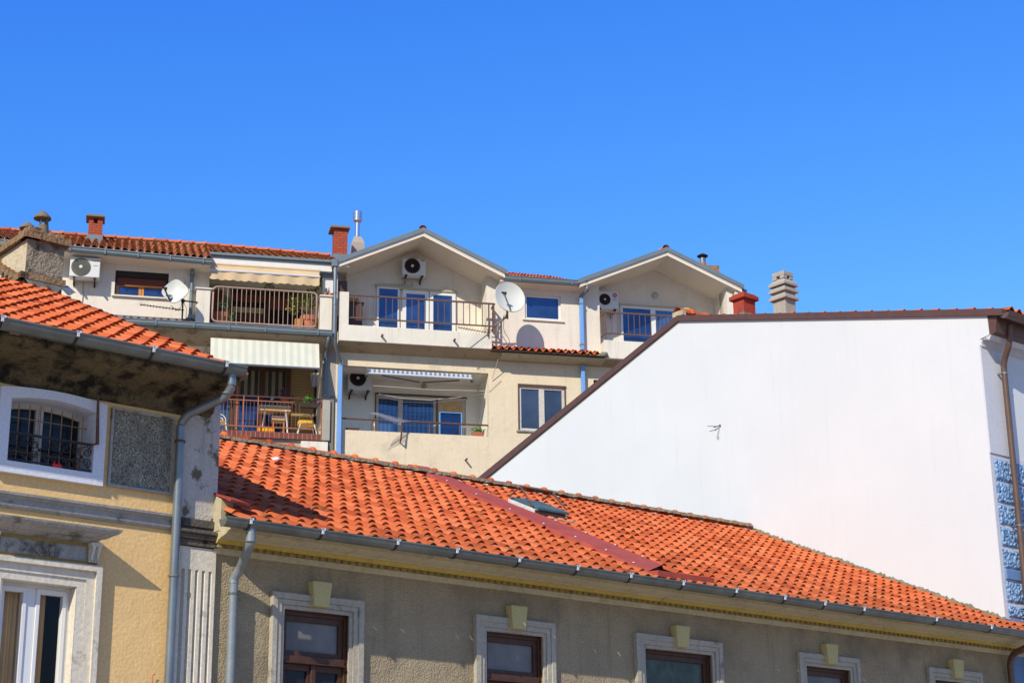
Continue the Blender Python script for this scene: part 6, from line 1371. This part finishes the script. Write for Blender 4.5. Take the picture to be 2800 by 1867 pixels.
m = MB(); q = H2('m', 350, 600, -.35); leaves(m, (q[0], -.35, q[1]), (.2, .15, .27), 150, .09); q = H2('m', 460, 830, -.2); leaves(m, (q[0], -.2, q[1]), (.12, .1, .2), 60, .08); m.tube([(pc2[0], -.35, pc2[2]-.05), (pc2[0]+.05, -.35, pc2[2]+.4)], .012, 5); m.build('foliage', m_leafd, T)
qq = H2('m', 1660, 960, -.05); T = None
m = MB(); m.box(qq[0]-.09, qq[0]+.12, -.1, .1, zF+.013, H2('m', 1660, 885, -.05)[1]); m.build('wooden_box', m_woodl, frame=S2, org=(qq[0], 0, zF), label='small orange wooden box beside the big terracotta pot', cat='box')
q = H2('2', 875, 425, .15); T = thing('small_planter', 'two small terracotta pots with a dry twig on the white balcony pier', 'potted plant', S2, (q[0], .15, zpr+.04))
for du in (-.08, .075): m = MB(); m.lathe((q[0]+du, .15, zpr+.042), [(.05, 0), (.075, .10), (.06, .10), (.045, .02), (0, .02)], 12); m.build('pot', m_terra, T)
m = MB()
for k in range(6): t = k*1.05; m.tube([(q[0]+.0, .15, zpr+.06), (q[0]+.06*math.cos(t), .15+.04*math.sin(t), zpr+.24+.02*k)], .006, 4)
m.build('twig', m_bark, T)
q = H2('m', 1150, 320, -.6); T = thing('hanging_lantern', 'round wire lantern hanging behind the beige awning', 'lantern', S2, (q[0], -.6, q[1]))
m = MB(); R = .14
for k in range(6): t = PI*k/6; m.tube([(q[0]+R*math.cos(a_)*math.cos(t), -.6+R*math.cos(a_)*math.sin(t), q[1]+R*math.sin(a_)) for a_ in [-.4+j*.36 for j in range(12)]], .006, 4)
m.tube([(q[0], -.6, q[1]+R), (q[0], -.6, zM1)], .006, 4); m.build('cage', m_iron, T); m = MB(); m.lathe((q[0], -.6, q[1]+.02), [(.03, 0), (.035, .05), (.02, .11), (0, .12)], 10); m.build('bulb', m_lamp, T)
# wall lamps
q = H2('5', 976, 530, VB); T = thing('wall_lamp', 'round frosted wall lamp above the doors under the smaller gable', 'lamp', S2, (q[0], VB, q[1])); m = MB(); m.lathe((q[0], VB, q[1]), [(.105, 0), (.10, .05), (.07, .085), (0, .10)], 20, 'y'); m.build('shade', m_lamp, T, smooth=AUTO); m = MB(); m.lathe((q[0], VB, q[1]), [(.118, .0), (.118, .025), (.1, .03)], 20, 'y'); m.build('ring', m_acw, T)
q = H2('4', 760, 400, vL); T = thing('wall_lamp', 'small round cream wall lamp on the back wall of the lower loggia', 'lamp', S2, (q[0], vL, q[1])); m = MB(); m.lathe((q[0], vL, q[1]), [(.08, 0), (.075, .04), (.05, .07), (0, .08)], 18, 'y'); m.build('shade', m_cream, T, smooth=AUTO)
# cabinet on the gable balcony
a, b = H2('3', 258, 1100, -.3), H2('3', 455, 1060, -.3); zt = H2('3', 350, 1048, -.3)[1]
T = thing('cabinet', 'dark brown cabinet behind the left end of the gabled balcony railing', 'cabinet', S2, (a[0], -.3, zf1)); m = MB(); m.box(a[0], b[0]-.05, -.75, -.3, zf1, zt); m.build('body', m_cab, T, bevel=.008); m = MB(); m.box(a[0]-.01, b[0], -.76, -.27, zt, zt+.03); m.build('top', m_cab, T)
m = MB(); c0 = H2('3', 285, 990, -.4); c1 = H2('3', 395, 1040, -.4); m.box(c0[0], c1[0], -.6, -.4, zt+.031, c0[1]); m.build('cardboard_box', m_woodl, frame=S2, org=(c0[0], -.4, zt+.031), label='brown box standing on the dark cabinet', cat='box', bevel=.005)
# lower loggia bits
pc = rim_at('4', 1198, 788, -.02); T = thing('planter', 'long clay planter with bright green plant on the lower loggia parapet', 'potted plant', S2, (pc[0], -.05, LG[2]))
L2 = LG[2]+.002; m = MB(); m.hexa([(pc[0]-.15, -.12, L2), (pc[0]+.15, -.12, L2), (pc[0]-.15, .0, L2), (pc[0]+.15, .0, L2), (pc[0]-.18, -.13, L2+.11), (pc[0]+.18, -.13, L2+.11), (pc[0]-.18, .02, L2+.11), (pc[0]+.18, .02, L2+.11)]); m.build('pot', m_terra, T); m = MB(); leaves(m, (pc[0], -.06, L2+.16), (.2, .09, .09), 190, .05); m.build('foliage', m_leafg, T)
T = thing('clothes_line', 'white washing lines strung across the lower loggia', 'clothes line', S2, (LG[0], -.2, LG[3]))
for pts, v in (([(355, 395), (440, 400), (850, 428), (1280, 437)], -.1), ([(400, 460), (560, 492), (800, 508), (1030, 490), (1275, 455)], -.3), ([(440, 490), (600, 525), (830, 533), (1100, 500)], -.6)):
    m = MB(); m.tube([(H2('4', *p, v)[0], v, H2('4', *p, v)[1]) for p in pts], .0075, 5); m.build('line', m_cloth, T)
a, b, c = H2('4', 1362, 110, .06), H2('4', 1345, 200, .05), H2('4', 1308, 345, .04); m = MB(); m.tube([(a[0], .55, a[1]), (b[0], .30, b[1]), (c[0], .04, c[1])], .009, 5); d = H2('4', 1385, 345, .05); e_ = H2('4', 1283, 440, .03)
m.tube([(d[0], .03, d[1]), (e_[0], .03, e_[1])], .006, 5); m.build('cable', m_cable, frame=S2, org=(c[0], .04, c[1]), label='thin pale cable hanging down from the tiled skirt roof', cat='cable')
q = H2('4', 1103, 985, .12); m = MB(); m.tube([(q[0], .0, q[1]), (q[0], .2, q[1]-.01)], .026, 10); m.build('drain_spout', m_rust, B)
q = H2('4', 188, 740, -.1); m = MB(); m.box(q[0]-.18, q[0]+.19, -.22, -.1, q[1]-.02, q[1]+.025); m.build('wooden_board', m_woodf, frame=S2, org=(q[0], -.15, q[1]), label='brown wooden board at the left end of the lower loggia parapet', cat='board')
# lower-left balcony furniture
def hb(x, y, v): q = H2('b', x, y, v); return (q[0], v, q[1])
v = -.22; t0, t1 = hb(985, 705, v), hb(1545, 725, v); zt = (t0[2]+t1[2])/2
T = thing('table', 'small white slatted table on the lower left balcony', 'table', S2, (t0[0], v, NZ0))
m = MB(); n = 9
for k in range(n): x = t0[0]+(t1[0]-t0[0])*k/n; m.box(x, x+(t1[0]-t0[0])/n-.012, v-.45, v, zt-.02, zt+.015)
m.build('top', m_whitep, T); m = MB(); m.box(t0[0]+.01, t1[0]-.01, v-.44, v-.01, zt-.13, zt-.021); m.build('apron', m_woodp, T)
for p, q in (((1078, 770), (1022, 1090)), ((1450, 790), (1480, 1190))):
    m = MB(); a, b = hb(*p, v), hb(*q, v); m.tube([a, (b[0], v, NZ0)], .02, 8); m.build('leg', m_whitep, T)
for du in (.05, t1[0]-t0[0]-.05): m = MB(); m.box(t0[0]+du-.025, t0[0]+du+.025, v-.43, v-.38, NZ0, zt-.13); m.build('leg', m_woodl, T)
v = -.40; t0, t1 = hb(1200, 900, v), hb(1445, 905, v); zt = t0[2]
T = thing('stool', 'small wooden stool with white slatted seat beneath the table', 'stool', S2, (t0[0], v, NZ0)); m = MB(); m.box(t0[0], t1[0], v-.3, v, zt-.02, zt+.02); m.build('seat', m_whitep, T); m = MB(); m.box(t0[0], t1[0], v-.29, v-.01, zt-.12, zt-.021); m.build('apron', m_woodp, T)
for x in (t0[0]+.04, t1[0]-.04):
    for y in (v-.26, v-.04): m = MB(); m.box(x-.02, x+.02, y-.02, y+.02, NZ0, zt-.12); m.build('leg', m_woodl, T)
pc = hb(1425, 710, -.4); T = thing('potted_plant', 'purple leaved plant in a pink clay pot on the white table', 'potted plant', S2, pc); m = MB(); zt_b = pc[2]; pot(m, (pc[0], -.4, zt_b), .125, .20); m.build('pot', m_terra, T, smooth=AUTO); m = MB(); q = hb(1390, 490, -.4); leaves(m, q, (.1, .08, .16), 80, .06); q = hb(1560, 560, -.4); leaves(m, q, (.08, .06, .06), 24, .05); q = hb(1580, 760, -.32); leaves(m, q, (.13, .05, .12), 70, .06); m.tube([(pc[0], -.4, zt_b+.17), hb(1380, 500, -.4)], .008, 5); m.build('foliage', m_leafp, T)
pc = hb(1200, 698, -.4); T = thing('jar', 'glass jar with white lid on the table', 'jar', S2, pc); m = MB(); m.lathe(pc, [(.05, 0), (.055, .02), (.055, .11), (.04, .14), (0, .14)], 14); m.build('body', m_ggreen, T, smooth=AUTO); m = MB(); m.lathe((pc[0], pc[1], pc[2]+.14), [(.046, 0), (.05, .03), (.03, .05), (0, .05)], 12); m.build('lid', m_alu, T)
pc = hb(1310, 700, -.35); m = MB(); m.lathe(pc, [(.04, 0), (.05, .06), (.045, .06), (0, .05)], 12); leaves(m, (pc[0], pc[1], pc[2]+.09), (.07, .05, .05), 30, .05); m.t = {k: (.5, 0, 0) for k in range(len(m.f))}; m.build('small_plant', m_leafg, frame=S2, org=pc, label='tiny green plant between the jar and the pink pot', cat='potted plant')
a, b = hb(1705, 660, .1), hb(2010, 760, .1); T = thing('flower_box', 'dark slatted flower box with green plant hung on the railing', 'flower box', S2, (a[0], .1, b[2])); m = MB(); m.box(a[0], b[0], .05, .18, b[2], a[2]); m.build('box', m_shade, T); m = MB(); q = hb(1860, 610, .1); leaves(m, q, (.16, .08, .08), 110, .07); q = hb(1890, 530, .1); leaves(m, q, (.06, .04, .07), 16, .06); m.build('foliage', m_leafg, T); m = MB(); q = hb(2020, 650, .12); leaves(m, q, (.12, .06, .1), 60, .055); m.build('trailing_foliage', m_leafp, T)
# garden chairs
def gchair(label, cx_, v, zseat, w, back_top, cush):
    T = thing('garden_chair', label, 'chair', S2, (cx_, v, NZ0))
    m = MB(); m.lathe((cx_, v, zseat-.02), [(w*.5, 0), (w*.53, .02), (w*.5, .035), (0, .035)], 20); m.build('seat', m_woodp, T)
    for sx in (-1, 1):
        for sy in (-1, 1): m = MB(); m.tube([(cx_+sx*w*.38, v+sy*w*.38, zseat-.02), (cx_+sx*w*.52, v+sy*w*.5, NZ0)], .013, 6); m.build('leg', m_whitep, T)
    m = MB()
    for r in (1., .55): m.tube([(cx_+w*.45*r*math.cos(t), v-w*.42, zseat+.05+(back_top-zseat-.05)*r*math.sin(t)) for t in [PI*k/14 for k in range(15)]], .014, 6)
    m.build('backrest', m_whitep, T)
    if cush: m = MB(); m.box(cx_-w*.45, cx_+w*.40, v-w*.38, v-w*.10, zseat+.03, zseat+.20); m.build('cushion', m_yellowc, T, bevel=.04)
q = hb(1790, 1060, -.4); t = hb(1880, 880, -.6); gchair('white metal garden chair with yellow cushion at the right end of the lower left balcony', q[0]+.04, -.4, q[2], .5, t[2], True)
q = hb(280, 1010, -.5); t = hb(330, 880, -.7); gchair('white scrolled garden chair half hidden by the yellow house', q[0]+.0, -.5, q[2], .34, t[2], False)
a, b = hb(945, 1165, -.12), hb(1250, 1105, -.12); T = thing('crate', 'orange plastic crate on the floor of the lower left balcony', 'crate', S2, (a[0], -.12, NZ0))
m = MB(); m.box(a[0], b[0], -.42, -.12, NZ0+.003, b[2]); m.build('body', m_orange, T, bevel=.008)
for k in range(5): m = MB(); x = a[0]+.03+(b[0]-a[0]-.05)*k/5; m.box(x, x+.06, -.12, -.112, NZ0+.05, b[2]-.03); m.build('slot', m_yellowc, T)
q = hb(1955, 130, -.25); T = thing('hanging_cloth', 'crumpled white cloth hanging at the right of the lower left balcony', 'cloth', S2, q); m = MB(); n = 14; rows = []
e_ = [hb(1885, 135, -.25), hb(2035, 120, -.25), hb(1910, 380, -.25), hb(2010, 360, -.25)]
for j in range(9):
    t = j/8; row = []
    for k in range(n+1):
        s_ = k/n; u = (e_[0][0]*(1-s_)+e_[1][0]*s_)*(1-t)+(e_[2][0]*(1-s_)+e_[3][0]*s_)*t; z = (e_[0][2]*(1-s_)+e_[1][2]*s_)*(1-t)+(e_[2][2]*(1-s_)+e_[3][2]*s_)*t
        row.append((u, -.25+.045*math.sin(s_*13+t*3)+.03*math.sin(t*11+s_*4), z+.02*math.sin(s_*9)*t))
    rows.append(row)
for r0, r1 in zip(rows, rows[1:]): m.strip(r0, r1)
m.build('cloth', m_cloth, T, smooth=True)

# ================================================================== light
el, az = math.radians(36), math.radians(-155)
sv = V3(math.sin(az)*math.cos(el), math.cos(az)*math.cos(el), math.sin(el))
sd = bpy.data.lights.new('sun', 'SUN'); sd.energy = 5.0; sd.angle = math.radians(.5); sd.color = (1, .92, .78)
so = bpy.data.objects.new('sun', sd); col.objects.link(so); so.rotation_euler = (-sv).to_track_quat('-Z', 'Y').to_euler()
w = bpy.data.worlds.new('World'); scene.world = w; w.use_nodes = True
N, L = w.node_tree.nodes, w.node_tree.links
sky = N.new('ShaderNodeTexSky'); sky.sky_type = 'NISHITA'; sky.sun_disc = False; sky.sun_elevation = el; sky.sun_rotation = az
sky.air_density = 1.0; sky.dust_density = .3; sky.ozone_density = 2.5
def wm(op, a, b):
    m = N.new('ShaderNodeMath'); m.operation = op
    for i, x in ((0, a), (1, b)):
        if isinstance(x, (int, float)): m.inputs[i].default_value = x
        else: L.new(x, m.inputs[i])
    return m.outputs[0]
# deepen the blue and hold back the glare around the sun
sep = N.new('ShaderNodeSeparateColor'); L.new(sky.outputs[0], sep.inputs[0]); cmb = N.new('ShaderNodeCombineColor')
Rv = None
for i, (k, p, cap) in enumerate(((3.7, 1.95, .36), (1.98, 1.25, .49), (1.56, .5, 1.12))):
    o = wm('MINIMUM', wm('MULTIPLY', wm('POWER', wm('MULTIPLY', sep.outputs[i], .1), p), k), cap)
    if i == 0: Rv = o
    if i == 2: o = wm('MULTIPLY', o, wm('SUBTRACT', 1, wm('MULTIPLY', wm('MAXIMUM', wm('SUBTRACT', Rv, .12), 0), 1.5)))
    L.new(wm('MULTIPLY', o, 10), cmb.inputs[i])
L.new(cmb.outputs[0], N['Background'].inputs[0]); N['Background'].inputs[1].default_value = .1
# repeats of a kind share a group
GRP = {'air conditioner': 'air conditioners on the apartment building', 'satellite dish': 'satellite dishes on the apartment building', 'aerial': 'television aerials on the balconies', 'awning': 'awnings over the balconies',
       'potted plant': 'potted plants on the balconies', 'lamp': 'round wall lamps', 'chair': 'white metal garden chairs', 'box': 'small boxes'}
cnt = {}
for o in bpy.data.objects:
    if o.parent is None and 'category' in o: cnt.setdefault(o['category'], []).append(o)
for k, l in cnt.items():
    if len(l) > 1 and k in GRP:
        for o in l: o['group'] = GRP[k]
